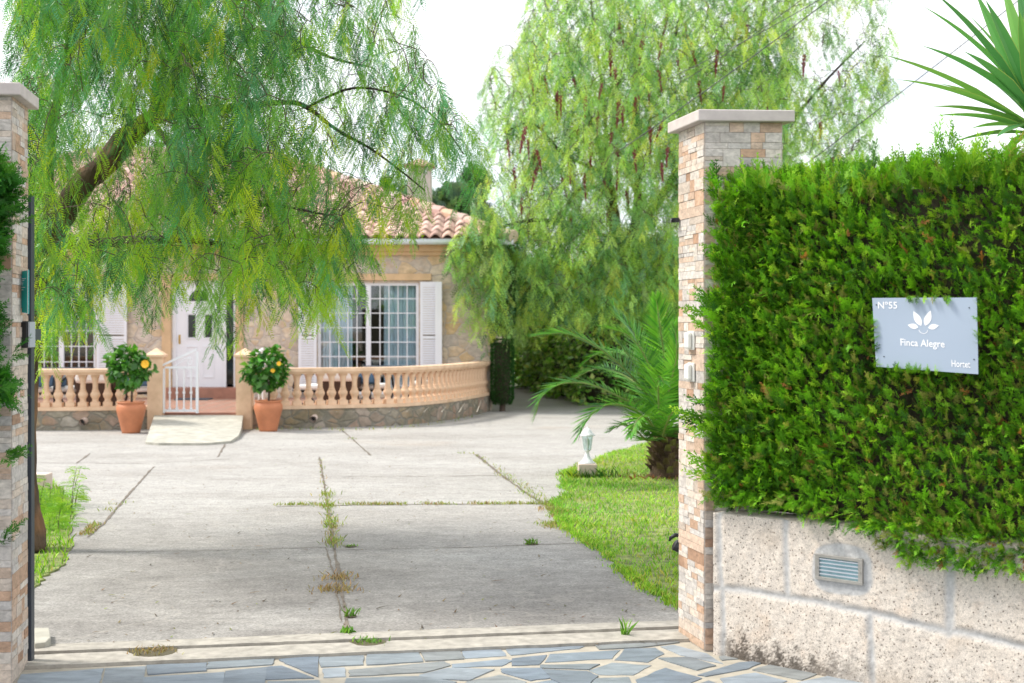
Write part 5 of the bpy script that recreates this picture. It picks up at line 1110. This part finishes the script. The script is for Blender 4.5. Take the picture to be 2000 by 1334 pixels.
while len(tops) < 5000:
    px, py = RS.uniform(880, 1745), RS.uniform(-160, 660)
    if not in_poly(np.array([px]), np.array([py]), canopy)[0]: continue
    dens = 1.0
    if px > 1550: dens = .42
    if py < 90: dens = min(dens, .6)
    if px < 1020 and py < 360: dens = .5
    if 1195 < px < 1240 and 385 < py < 450: dens = .06
    if 930 < px < 1010 and 300 < py < 420: dens = .25
    if 1560 < px < 1700 and 10 < py < 140: dens *= .5
    if px > 1380 and py > 420: dens = .25
    if RS.rand() > dens: continue
    rr = min(1, math.hypot((px - 1290) / 450, (py - 260) / 420)); th = 3.6 * math.sqrt(max(.05, 1 - rr * rr)); Y = Yr + th * (RS.rand() * 2 - 1) * .9 - .8
    if py > 430 and px < 1340: Y = Yr - 1.0 - 2.6 * RS.rand() ** .6
    if px < 960 and py > 380 and RS.rand() < .5: continue
    if px < 985 and py > 380: Y = min(Y, 27.6)
    p = at(px, py, Y); tops.append((p.x, p.y, p.z + HG * (.4 + .45 * RS.rand())))
GR = [(.54, .74, .16), (.42, .66, .17), (.29, .53, .17), (.22, .44, .22), (.64, .76, .15), (.07, .20, .07)]
def gr_col(t):
    z = t[2]; w_ = np.array([1.6, 3, 2.6, 1.6 + .8 * (z > 3), .6 + 1.2 * (z < 3.2), 1.2]); return palette(1, GR, w_, .12)[0]  # backlit yellow low and sky-sheen blue-green high put into the leaf colour
tree_parts(t, L_, Rr, tops, HG, .085, .30, 6, .085, .021, None, None, .006, .2, spread=.8, colfun=gr_col, wander=.75)
# berry clusters
V = []
for k in range(12):
    V.append([np.array([-.004, 0, .12 - .045 * k]), np.array([.004, 0, .12 - .045 * k]), np.array([.004, 0, .075 - .045 * k]), np.array([-.004, 0, .075 - .045 * k])])
for k in range(90):
    f = k / 90; r = .042 * (1 - f) * (.4 + .9 * RS.rand()); a = RS.rand() * 6.28; c = np.array([r * math.cos(a), r * math.sin(a), -.42 * f]); s_ = .016
    for (u, v) in (((1, 0, 0), (0, 0, 1)), ((0, 1, 0), (0, 0, 1))): u, v = np.array(u) * s_, np.array(v) * s_; V.append([c - u, c - v, c + u, c + v])
bo = npmesh('berry_cluster', np.array(V), np.array([[.3, .03, .04]] * (len(V) * 4)), MT['berry'], t); first = True; n = 0; g = org(t)
spots = [(1195, 110), (1290, 95), (1040, 160), (1120, 165), (1210, 60), (1255, 90), (1345, 95), (1090, 200), (1200, 145), (1030, 285), (1045, 310), (1057, 330), (1080, 190), (1095, 200), (985, 285), (1062, 160), (1130, 265), (1170, 240), (1180, 175), (1205, 205), (1365, 170), (1290, 150), (1195, 270), (1200, 300), (1215, 220), (1260, 260), (1310, 300), (1240, 305), (1140, 350), (1105, 430), (1145, 430), (1055, 305), (1020, 260), (1000, 340), (1115, 330), (1175, 330), (1225, 385), (1185, 430), (1030, 430), (1020, 400), (980, 510), (985, 530), (1120, 540), (1135, 535), (1258, 545), (1090, 360), (1160, 290), (1240, 200), (1270, 180), (1330, 130), (1420, 180), (1440, 240), (1500, 190), (1590, 330), (1625, 320), (1640, 150), (1570, 120), (1600, 250), (1340, 60), (1395, 110), (1460, 60), (1300, 40), (1060, 240), (1150, 200), (1230, 480), (1070, 470), (1300, 240), (1285, 330), (1130, 480), (1210, 340)]
for (px, py) in spots:
    rr = min(1, math.hypot((px - 1290) / 450, (py - 260) / 420)); p = at(px + RS.randn() * 4, py - 12, Yr - .8 - 3.4 * math.sqrt(max(.05, 1 - rr * rr)) * (.55 + .4 * RS.rand()))
    o = bo if first else bo.copy()
    if not first: COL.objects.link(o)
    first = False; o.parent = t; o.location = p - g; q = .7 + .6 * RS.rand(); o.scale = (q, q, q * (.8 + .5 * RS.rand())); o.rotation_euler = (.15 * RS.randn(), .15 * RS.randn(), RS.rand() * 6)
bo.data.transform(Matrix.Translation(g))

# ------------------------------------------------------------------ young date palm on the lawn
pb = gnd(1302, 934); t = thing('date_palm', 'young date palm with arching fronds and a stubby scaly trunk beside the right pillar', 'palm', pb)
m = MB(); m.col = (.10, .065, .04); m.lathe([(.20, -.02), (.19, .1), (.17, .25), (.15, .42), (.10, .55), (0, .58)], pb, 18)
for k in range(70):                                       # cut leaf bases
    a = k * 2.399; z = .04 + .50 * k / 70; r = .19 - .06 * (z / .5); d = Vector((math.cos(a), math.sin(a), 0)); s_ = Vector((-math.sin(a), math.cos(a), 0)); c = pb + d * (r - .02) + Vector((0, 0, z)); m.col = random.choice([(.13, .085, .045), (.18, .13, .06), (.20, .19, .06), (.08, .05, .03)])
    tip = c + d * .10 + Vector((0, 0, .11)); m.add([c - s_ * .05, c + s_ * .05, tip + s_ * .018, tip - s_ * .018, c - s_ * .04 - d * .05 + Vector((0, 0, .06)), c + s_ * .04 - d * .05 + Vector((0, 0, .06))], [(0, 1, 2, 3), (1, 5, 2), (5, 4, 3, 2), (4, 0, 3)])
m.build('trunk', MT['bark'], t, color=True)
def frond(pts, ll=.34, n=46, cols=((.07, .25, .04), (.12, .34, .05), (.04, .15, .04)), tilt=None, k=1.0):
    ll *= 1.25; n = int(n * 1.35)
    pl = smooth_line(pts, 10); m = MB(); c = np.array([tuple(p) for p in pl]); seg = np.linalg.norm(np.diff(c, axis=0), axis=1); cum = np.concatenate([[0], np.cumsum(seg)]); T = cum[-1]
    f = np.linspace(.16, .995, n); P = np.stack([np.interp(f * T, cum, c[:, i]) for i in range(3)], 1); Tn = nrm(np.gradient(P, axis=0)); ref = np.array([0, 0, 1.0]) if tilt is None else np.array(tilt); Sd = nrm(np.cross(Tn, ref)); Up = np.cross(Sd, Tn); V = []
    prof = np.sin(np.pi * np.clip(.10 + .86 * f ** .85, 0, 1)) ** .55
    for s in (-1, 1):
        ang = np.interp(f, [.1, .6, 1], [62, 48, 14]) * math.pi / 180
        d = nrm(Sd * s * np.sin(ang)[:, None] + Tn * np.cos(ang)[:, None] + Up * (.18 + .10 * RS.randn(n, 1))); L = ll * prof * (.9 + .2 * RS.rand(n)); w_ = nrm(np.cross(d, Up)) * .0115; q = P + Tn * (.006 * s)
        dr = np.array([0, 0, -.10]) * L[:, None]
        V.append(np.stack([q - w_ * .4, q + d * L[:, None] * .35 + w_, q + d * L[:, None] + dr, q + d * L[:, None] * .35 - w_], 1))
    V = np.concatenate(V); co = palette(len(V), cols, [2, 2, 1], .14)
    m.tube(pl, list(np.linspace(.016, .004, len(pl))), 5); rc = np.array(m.v); fq = [(a, b, c_, d_) for (a, b, c_, d_) in [f_ for f_ in m.f if len(f_) == 4]]
    RV = np.array([[rc[i] for i in f_] for f_ in fq]).reshape(-1, 3); VV = np.concatenate([V.reshape(-1, 3), RV]); CC = np.concatenate([np.repeat(co, 4, axis=0), np.tile([[.25, .32, .10]], (len(RV), 1))])
    npmesh('frond', VV, CC, MT['palm_leaf'], t)
c0 = Vector((pb.x, pb.y, .50)); pa = lambda x, y, d=0: at(x, y, pb.y + d)
bright = ((.11, .33, .04), (.17, .42, .055), (.06, .21, .04))
frond([c0, pa(1262, 770, -.1), pa(1215, 716, -.2), pa(1160, 674, -.3), pa(1105, 652, -.35), pa(1048, 655, -.4)])
frond([c0, pa(1255, 800, -.3), pa(1210, 775, -.5), pa(1150, 750, -.6), pa(1095, 750, -.65), pa(1058, 775, -.7), pa(1046, 812, -.7)], .30, 42)
frond([c0, pa(1285, 760, .1), pa(1262, 700, .2), pa(1236, 650, .3), pa(1204, 612, .4), pa(1196, 596, .4)], .34, 44)
frond([c0, pa(1300, 760, -.2), pa(1296, 690, -.3), pa(1288, 630, -.4), pa(1282, 584, -.45)], .36, 46, bright, tilt=(0, -1, .35))
frond([c0, pa(1316, 760, .1), pa(1330, 690, .1), pa(1350, 640, .1), pa(1390, 600, .1)], .36, 42)
frond([c0, pa(1290, 830, -.5), pa(1286, 770, -.8), pa(1288, 735, -1.0), pa(1296, 748, -1.3)], .34, 40, bright, tilt=(0, -.6, 1))
frond([c0, pa(1340, 780, -.2), pa(1390, 740, -.3), pa(1450, 730, -.3), pa(1500, 770, -.3)], .34, 40)
frond([c0, pa(1270, 790, .5), pa(1230, 740, .9), pa(1170, 720, 1.3), pa(1120, 740, 1.6)], .32, 40)
frond([c0, pa(1320, 800, .4), pa(1345, 740, .8), pa(1370, 700, 1.2), pa(1410, 690, 1.5)], .34, 40)
frond([c0, pa(1265, 860, -.3), pa(1240, 838, -.5), pa(1215, 830, -.6), pa(1190, 842, -.7)], .2, 30)
frond([c0, pa(1300, 800, -.3), pa(1312, 740, -.5), pa(1322, 690, -.6), pa(1318, 640, -.6)], .34, 42, bright, tilt=(.3, -1, .3))
frond([c0, pa(1280, 790, -.1), pa(1250, 735, -.1), pa(1232, 700, -.1), pa(1205, 668, -.1)], .30, 40)
frond([c0, pa(1295, 850, -.7), pa(1310, 810, -1.1), pa(1330, 800, -1.4), pa(1350, 830, -1.7)], .28, 36)
for (q, k) in (([pa(1292, 800, -.2), pa(1276, 740, -.4), pa(1256, 690, -.5), pa(1226, 655, -.55), pa(1180, 640, -.6)], 1), ([pa(1275, 835, -.5), pa(1240, 800, -.8), pa(1190, 790, -1.0), pa(1150, 815, -1.1), pa(1130, 850, -1.15)], 0), ([pa(1310, 770, .2), pa(1320, 700, .5), pa(1312, 650, .7), pa(1290, 620, .9)], 1), ([pa(1290, 780, .3), pa(1262, 720, .7), pa(1220, 690, 1.0), pa(1170, 690, 1.2), pa(1140, 710, 1.3)], 0), ([pa(1285, 845, -.6), pa(1262, 815, -1.0), pa(1245, 820, -1.3), pa(1232, 850, -1.5)], 1)):
    frond([c0] + q, .30, 42, bright if k else ((.07, .25, .04), (.12, .34, .05), (.04, .15, .04)))
# dry leaf litter at its foot
q = np.stack([pb.x + .25 * RS.randn(60), pb.y - .15 + .12 * RS.randn(60), np.full(60, .02)], 1); o = npmesh('leaf_litter', blades(q, .05 * (.4 + RS.rand(60)), .03, 3), np.repeat(palette(60, [(.25, .12, .07), (.18, .09, .05)], [1, 1], .2), 4, axis=0), MT['grass']); o['kind'] = 'stuff'

# ------------------------------------------------------------------ yucca behind the hedge
yc = at(2022, 250, 8.2); t = thing('yucca', 'spiky yucca with long pale-edged blades rising behind the hedge at the right edge', 'yucca', (yc.x, yc.y, 0))
m = MB(); m.col = (.20, .15, .10); m.tube([(yc.x + .15, yc.y + .1, 0), (yc.x + .1, yc.y + .05, 1.2), (yc.x + .02, yc.y, 2.2), (yc.x, yc.y, yc.z - .02)], [.15, .11, .085, .06], 12); m.build('trunk', MT['bark'], t, True, color=True)
def blade(base, tip, wd, bend):
    base, tip = Vector(base), Vector(tip); d = tip - base; n = 10; L = d.length; s_ = d.cross(Vector((0, 0, 1)) if abs(d.normalized().z) < .9 else Vector((0, 1, 0))).normalized(); u = s_.cross(d).normalized(); u = u if u.z > 0 else -u
    rows = []
    for i in range(n + 1):
        f = i / n; c = base + d * f + u * bend * L * 4 * f * (1 - f); w_ = wd * (np.interp(f, [0, .12, .4, .75, 1], [.55, .7, 1, .62, .02])); rows.append((c - s_ * w_ + u * w_ * .45, c - s_ * w_ * .93 + u * w_ * .40, c, c + s_ * w_ * .93 + u * w_ * .40, c + s_ * w_ + u * w_ * .45))
    V, C = [], []; g0 = np.array(random.choice([(.14, .38, .10), (.18, .44, .11), (.11, .32, .11), (.24, .48, .13)])) * random.uniform(.85, 1.15); ed = np.array((.40, .48, .14))
    for i in range(n):
        a, b = rows[i], rows[i + 1]
        for k in range(4): V.append([a[k], a[k + 1], b[k + 1], b[k]]); C.append(ed if k in (0, 3) else g0)
    o = npmesh('leaf', np.array([[tuple(p) for p in q] for q in V]), np.repeat(np.array(C), 4, axis=0), MT['yucca'], t)
ytips = [(1722, 106, 0), (1801, 11, .1), (1818, -20, -.1), (1797, 88, -.2), (1888, 26, .2), (1903, -20, 0), (1751, 155, -.1), (1866, 116, .3), (1882, 100, -.3), (1817, 208, 0), (1834, 163, .2), (1825, 226, -.2), (1858, 279, 0), (1896, 251, .2), (1946, 268, -.3), (1962, 302, -.2), (1925, 0, -.3), (1955, -40, 0), (1985, -60, .2), (2010, -50, -.2), (2050, -60, 0), (2090, -20, .1), (2150, 20, 0), (2200, 80, .1), (2260, 150, 0), (2230, 230, .1), (2280, 240, -.2), (2060, -30, -.4), (1990, 20, -.5), (2100, 120, -.5), (2010, 60, .5), (1940, 60, .5)]
for (px, py, d) in ytips:
    tip = at(px, py, 8.2 + d); dv = (tip - yc).normalized(); base = yc + Vector((dv.x * .05, dv.y * .05, .10 * dv.z + RS.uniform(-.06, .06))); blade(base, tip, .047, .045 if abs(px - 2022) > 120 else .02)

# ------------------------------------------------------------------ far planting
def leaf_block(name, label, cat, verts_fn, n, size, cols, wts, matn='leaf', core=None, group=None, loc=(0, 0, 0), mats='soil'):
    t = thing(name, label, cat, loc, group)
    P, Nn = verts_fn(n); A = nrm(Nn * .6 + .7 * RS.randn(len(P), 3) + np.array([0, 0, -.2])); up = nrm(Nn + np.array([0, 0, .7]) + .4 * RS.randn(len(P), 3)); S_ = nrm(np.cross(A, up)); U = np.cross(S_, A); L = size * (.5 + .9 * RS.rand(len(P)))[:, None]; wd = L * .34
    V = np.stack([P, P + A * L * .45 + S_ * wd + U * L * .05, P + A * L, P + A * L * .45 - S_ * wd + U * L * .05], 1); npmesh('foliage', V, np.repeat(palette(len(P), cols, wts, .2), 4, axis=0), MT[matn], t)
    if core: core(t)
    return t
twm = bpy.data.materials['hedge_twigs']
hA, hB, hC = gnd(1004, 748), gnd(1130, 790), Vector((6.5, 26.2, 0))
hA = Vector((hA.x - .3, hA.y, 0)); line = [hA, hB, hC]; hl = [(hB - hA).length, (hC - hB).length]
def hedge_pts(n):
    s = RS.rand(n) * sum(hl); P = np.zeros((n, 3)); Nn = np.zeros((n, 3)); h = np.minimum(2.35, 2.0 + .2 * np.sin(s * 1.3))
    for i in range(n):
        k = 0 if s[i] < hl[0] else 1; f = (s[i] - (0 if k == 0 else hl[0])) / hl[k]; a, b = line[k], line[k + 1]; p = a.lerp(b, f); d = (b - a).normalized(); nn = Vector((-d.y, d.x, 0)); nn = nn if nn.x < 0 else -nn
        z = RS.rand() * h[i]; off = .14 * math.sin(s[i] * 2.3 + z * 3) + .12 * math.sin(s[i] * 5.1 - z * 4.4) - .3 * RS.rand() ** 2; off -= .35 * max(0, z - 1.7); P[i] = (p.x + nn.x * off, p.y + nn.y * off, z + .03); Nn[i] = (nn.x, nn.y, .35)
    return P, Nn
def hedge_core(t):
    m = MB()
    for k in (0, 1):
        a, b = line[k], line[k + 1]; d = (b - a).normalized(); nn = Vector((-d.y, d.x, 0)); nn = nn if nn.x < 0 else -nn; q = [a - nn * .35, b - nn * .35, b - nn * 1.1, a - nn * 1.1]; m.prism([tuple(p[:2]) for p in q], 0, 1.85)
    m.build('branches', twm, t)
leaf_block('leafy_hedge', 'loose broad-leaved hedge along the far bend of the drive, under the airy pepper tree', 'hedge', hedge_pts, 9000, .13, [(.16, .38, .05), (.25, .50, .07), (.40, .62, .12), (.55, .66, .22), (.07, .20, .03)], [3, 3, 2.6, 1.4, 1.2], core=hedge_core, loc=hA)
# clipped cypress topiary at the corner of the house
tb = Vector(((981 - CX) * 28.0 / F, 28.05, 0)); t = thing('topiary_cypress', 'dark cypress clipped into two cylinders, at the right corner of the house', 'topiary', tb)
m = MB(); m.tube([tb, tb + Vector((.03, 0, 1.0)), tb + Vector((.06, 0, 2.3)), tb + Vector((.05, 0, 3.2))], [.06, .05, .045, .03], 8); m.build('trunk', MT['twig'], t)
for (z0, z1, r, n, dx) in ((.13, 1.45, .225, 5200, 0), (1.66, 2.9, .21, 4200, .05)):
    a = RS.rand(n) * 6.283; z = z0 + (z1 - z0) * RS.rand(n); rr = r * np.interp(z, [z0, z0 + .12, z1 - .05, z1], [.72, 1, 1, .9]) - .04 * RS.rand(n) ** 2; cap = RS.rand(n) < .12; rr[cap] *= RS.rand(cap.sum()) ** .5; z[cap] = z1
    P = np.stack([tb.x + dx + rr * np.cos(a), tb.y + rr * np.sin(a), z], 1); D = np.stack([np.cos(a), np.sin(a), .9 + .4 * RS.randn(n)], 1)
    V, C = place(TPL_S, P, D, np.full(n, .30) * (.7 + .6 * RS.rand(n)), RS.randn(n), palette(n, [(.028, .11, .02), (.04, .14, .026), (.02, .07, .016)], [2, 2, 1], .15)); npmesh('clipped_foliage', V, C, MT['needle'], t)
    m = MB(); m.lathe([(0, z0 + .04), (r - .07, z0 + .05), (r - .06, z1 - .06), (0, z1 - .05)], (tb.x + dx, tb.y, 0), 14); m.build('inner_branches', twm, t)
# trees beyond the house
def far_tree(name, label, px, py_top, Y, wd, kind, n=1500):
    top = at(px, py_top, Y); b = Vector((top.x, Y, 0)); t = thing(name, label, 'tree', b, 'trees beyond the house')
    m = MB(); m.tube([b, (b.x + .1, Y, top.z * .5), (b.x, Y, top.z * .93)], [.2, .14, .03], 8); m.build('trunk', MT['twig'], t)
    if kind == 'spire':
        z = top.z * (.12 + .88 * RS.rand(n) ** .8); r = wd * (1 - z / top.z) ** .8 + .05; a = RS.rand(n) * 6.283; k = RS.rand(n) ** .5; r = r * (1 + .35 * np.sin(z * 6 + a * 2)); P = np.stack([b.x + r * k * np.cos(a), Y + r * k * np.sin(a), z], 1); D = np.stack([np.cos(a), np.sin(a), .5 + .4 * RS.randn(n)], 1)
    else:
        lob = [(RS.uniform(-.7, .7) * wd, RS.uniform(-.6, .6) * wd, top.z * RS.uniform(.55, .92), wd * RS.uniform(.28, .5)) for _ in range(11)]; k = RS.randint(0, 11, n); lb = np.array(lob)[k]; d = nrm(RS.randn(n, 3)); P = np.stack([b.x + lb[:, 0], Y + lb[:, 1], np.minimum(lb[:, 2], top.z - .5)], 1) + d * (lb[:, 3] * (.4 + .6 * RS.rand(n)))[:, None]; D = d + np.array([0, 0, .4])
        for l in lob: m2 = MB(); 
    V, C = place(TPL_S, P, D, np.full(len(P), 3.6 if kind == 'spire' else 3.0) * (.6 + .8 * RS.rand(len(P))), RS.randn(len(P)), palette(len(P), [(.10, .19, .11), (.13, .23, .12), (.08, .15, .10), (.17, .26, .13)], [2, 2, 2, 1], .15)); npmesh('crown', V, C, MT['needle'], t)
far_tree('conifer', 'slim dark conifer spire beyond the roof, between the chimney and the airy pepper tree', 927, 338, 47, .9, 'spire', 1100)
far_tree('conifer', 'rounded grey-green conifer beyond the roof, just right of the chimney', 868, 352, 46, 1.25, 'round', 1300)
far_tree('conifer', 'dark conifer top just left of the chimney, beyond the roof ridge', 745, 352, 48, 1.5, 'round', 1300)
far_tree('conifer', 'dark conifer beyond the roof at the left, glimpsed through the hanging shoots', 300, 300, 50, 2.6, 'round', 1500)
far_tree('broad_tree', 'bushy tree at the far bend of the drive, low behind the leafy hedge', 1080, 520, 47, 2.4, 'round', 2600)
far_tree('broad_tree', 'bushy tree low behind the airy pepper tree, seen right of its trunk', 1330, 500, 46, 2.8, 'round', 2600)

# ------------------------------------------------------------------ overhead cables
def cable(label, a, b, Ya, Yb, r=.009, sag=.12):
    p, q = at(*a, Ya), at(*b, Yb); d = q - p; p2, q2 = p - d * .35, q + d * 1.3; m = MB(); pts = []
    for i in range(25): f = i / 24; v = p2.lerp(q2, f); v.z -= sag * 4 * f * (1 - f); pts.append(v)
    tag(m.tube(pts, r, 5).build('power_line', MT['cable']), label, 'cable', 'overhead cables')
cable('lowest of the three overhead cables crossing the airy pepper tree', (1300, 226), (1607, -6), 24, 21)
cable('middle one of the three overhead cables crossing the airy pepper tree', (1380, 112), (1587, -8), 24, 21, .007)
cable('highest of the three overhead cables crossing the airy pepper tree', (1386, 120), (1553, -6), 25, 22, .007)
cable('single overhead cable passing behind the yucca blades', (1615, 284), (1976, -4), 25, 21)

# feathery saplings and weeds at the foot of the left tree
P, A, Ls, Co = [], [], [], []; m = MB(); g0 = gnd(95, 1060)
t = thing('sapling_clump', 'clump of feathery yellow-green saplings at the foot of the leaning tree', 'saplings', g0)
for k in range(50):
    b = Vector((g0.x + RS.uniform(-.45, .12), g0.y + RS.uniform(.35, 2.6), 0)); b.x -= .25 * (b.y - g0.y); h = .08 + .36 * RS.rand() ** 4; ln = Vector((RS.uniform(-.05, .28), RS.uniform(-.1, .1), 0)) * h; m.tube([b, b + ln * .4 + Vector((0, 0, h * .6)), b + ln + Vector((0, 0, h))], [.004, .003, .0015], 4)
    for j in range(9):
        f = .25 + .75 * j / 8; p = b + ln * f + Vector((0, 0, h * f)); a = RS.rand() * 6.28; P.append(tuple(p)); A.append((math.cos(a), math.sin(a), .25)); Ls.append(.15 * (.7 + .5 * RS.rand())); Co.append(np.array(random.choice([(.22, .44, .04), (.30, .50, .06), (.14, .34, .04)])))
m.build('stems', MT['twig'], t); V, C = pinnate(np.array(P), np.array(A), np.array(Ls), 10, .045, .007, np.array(Co), .35); npmesh('leaves', V, C, MT['pepper_leaf'], t)
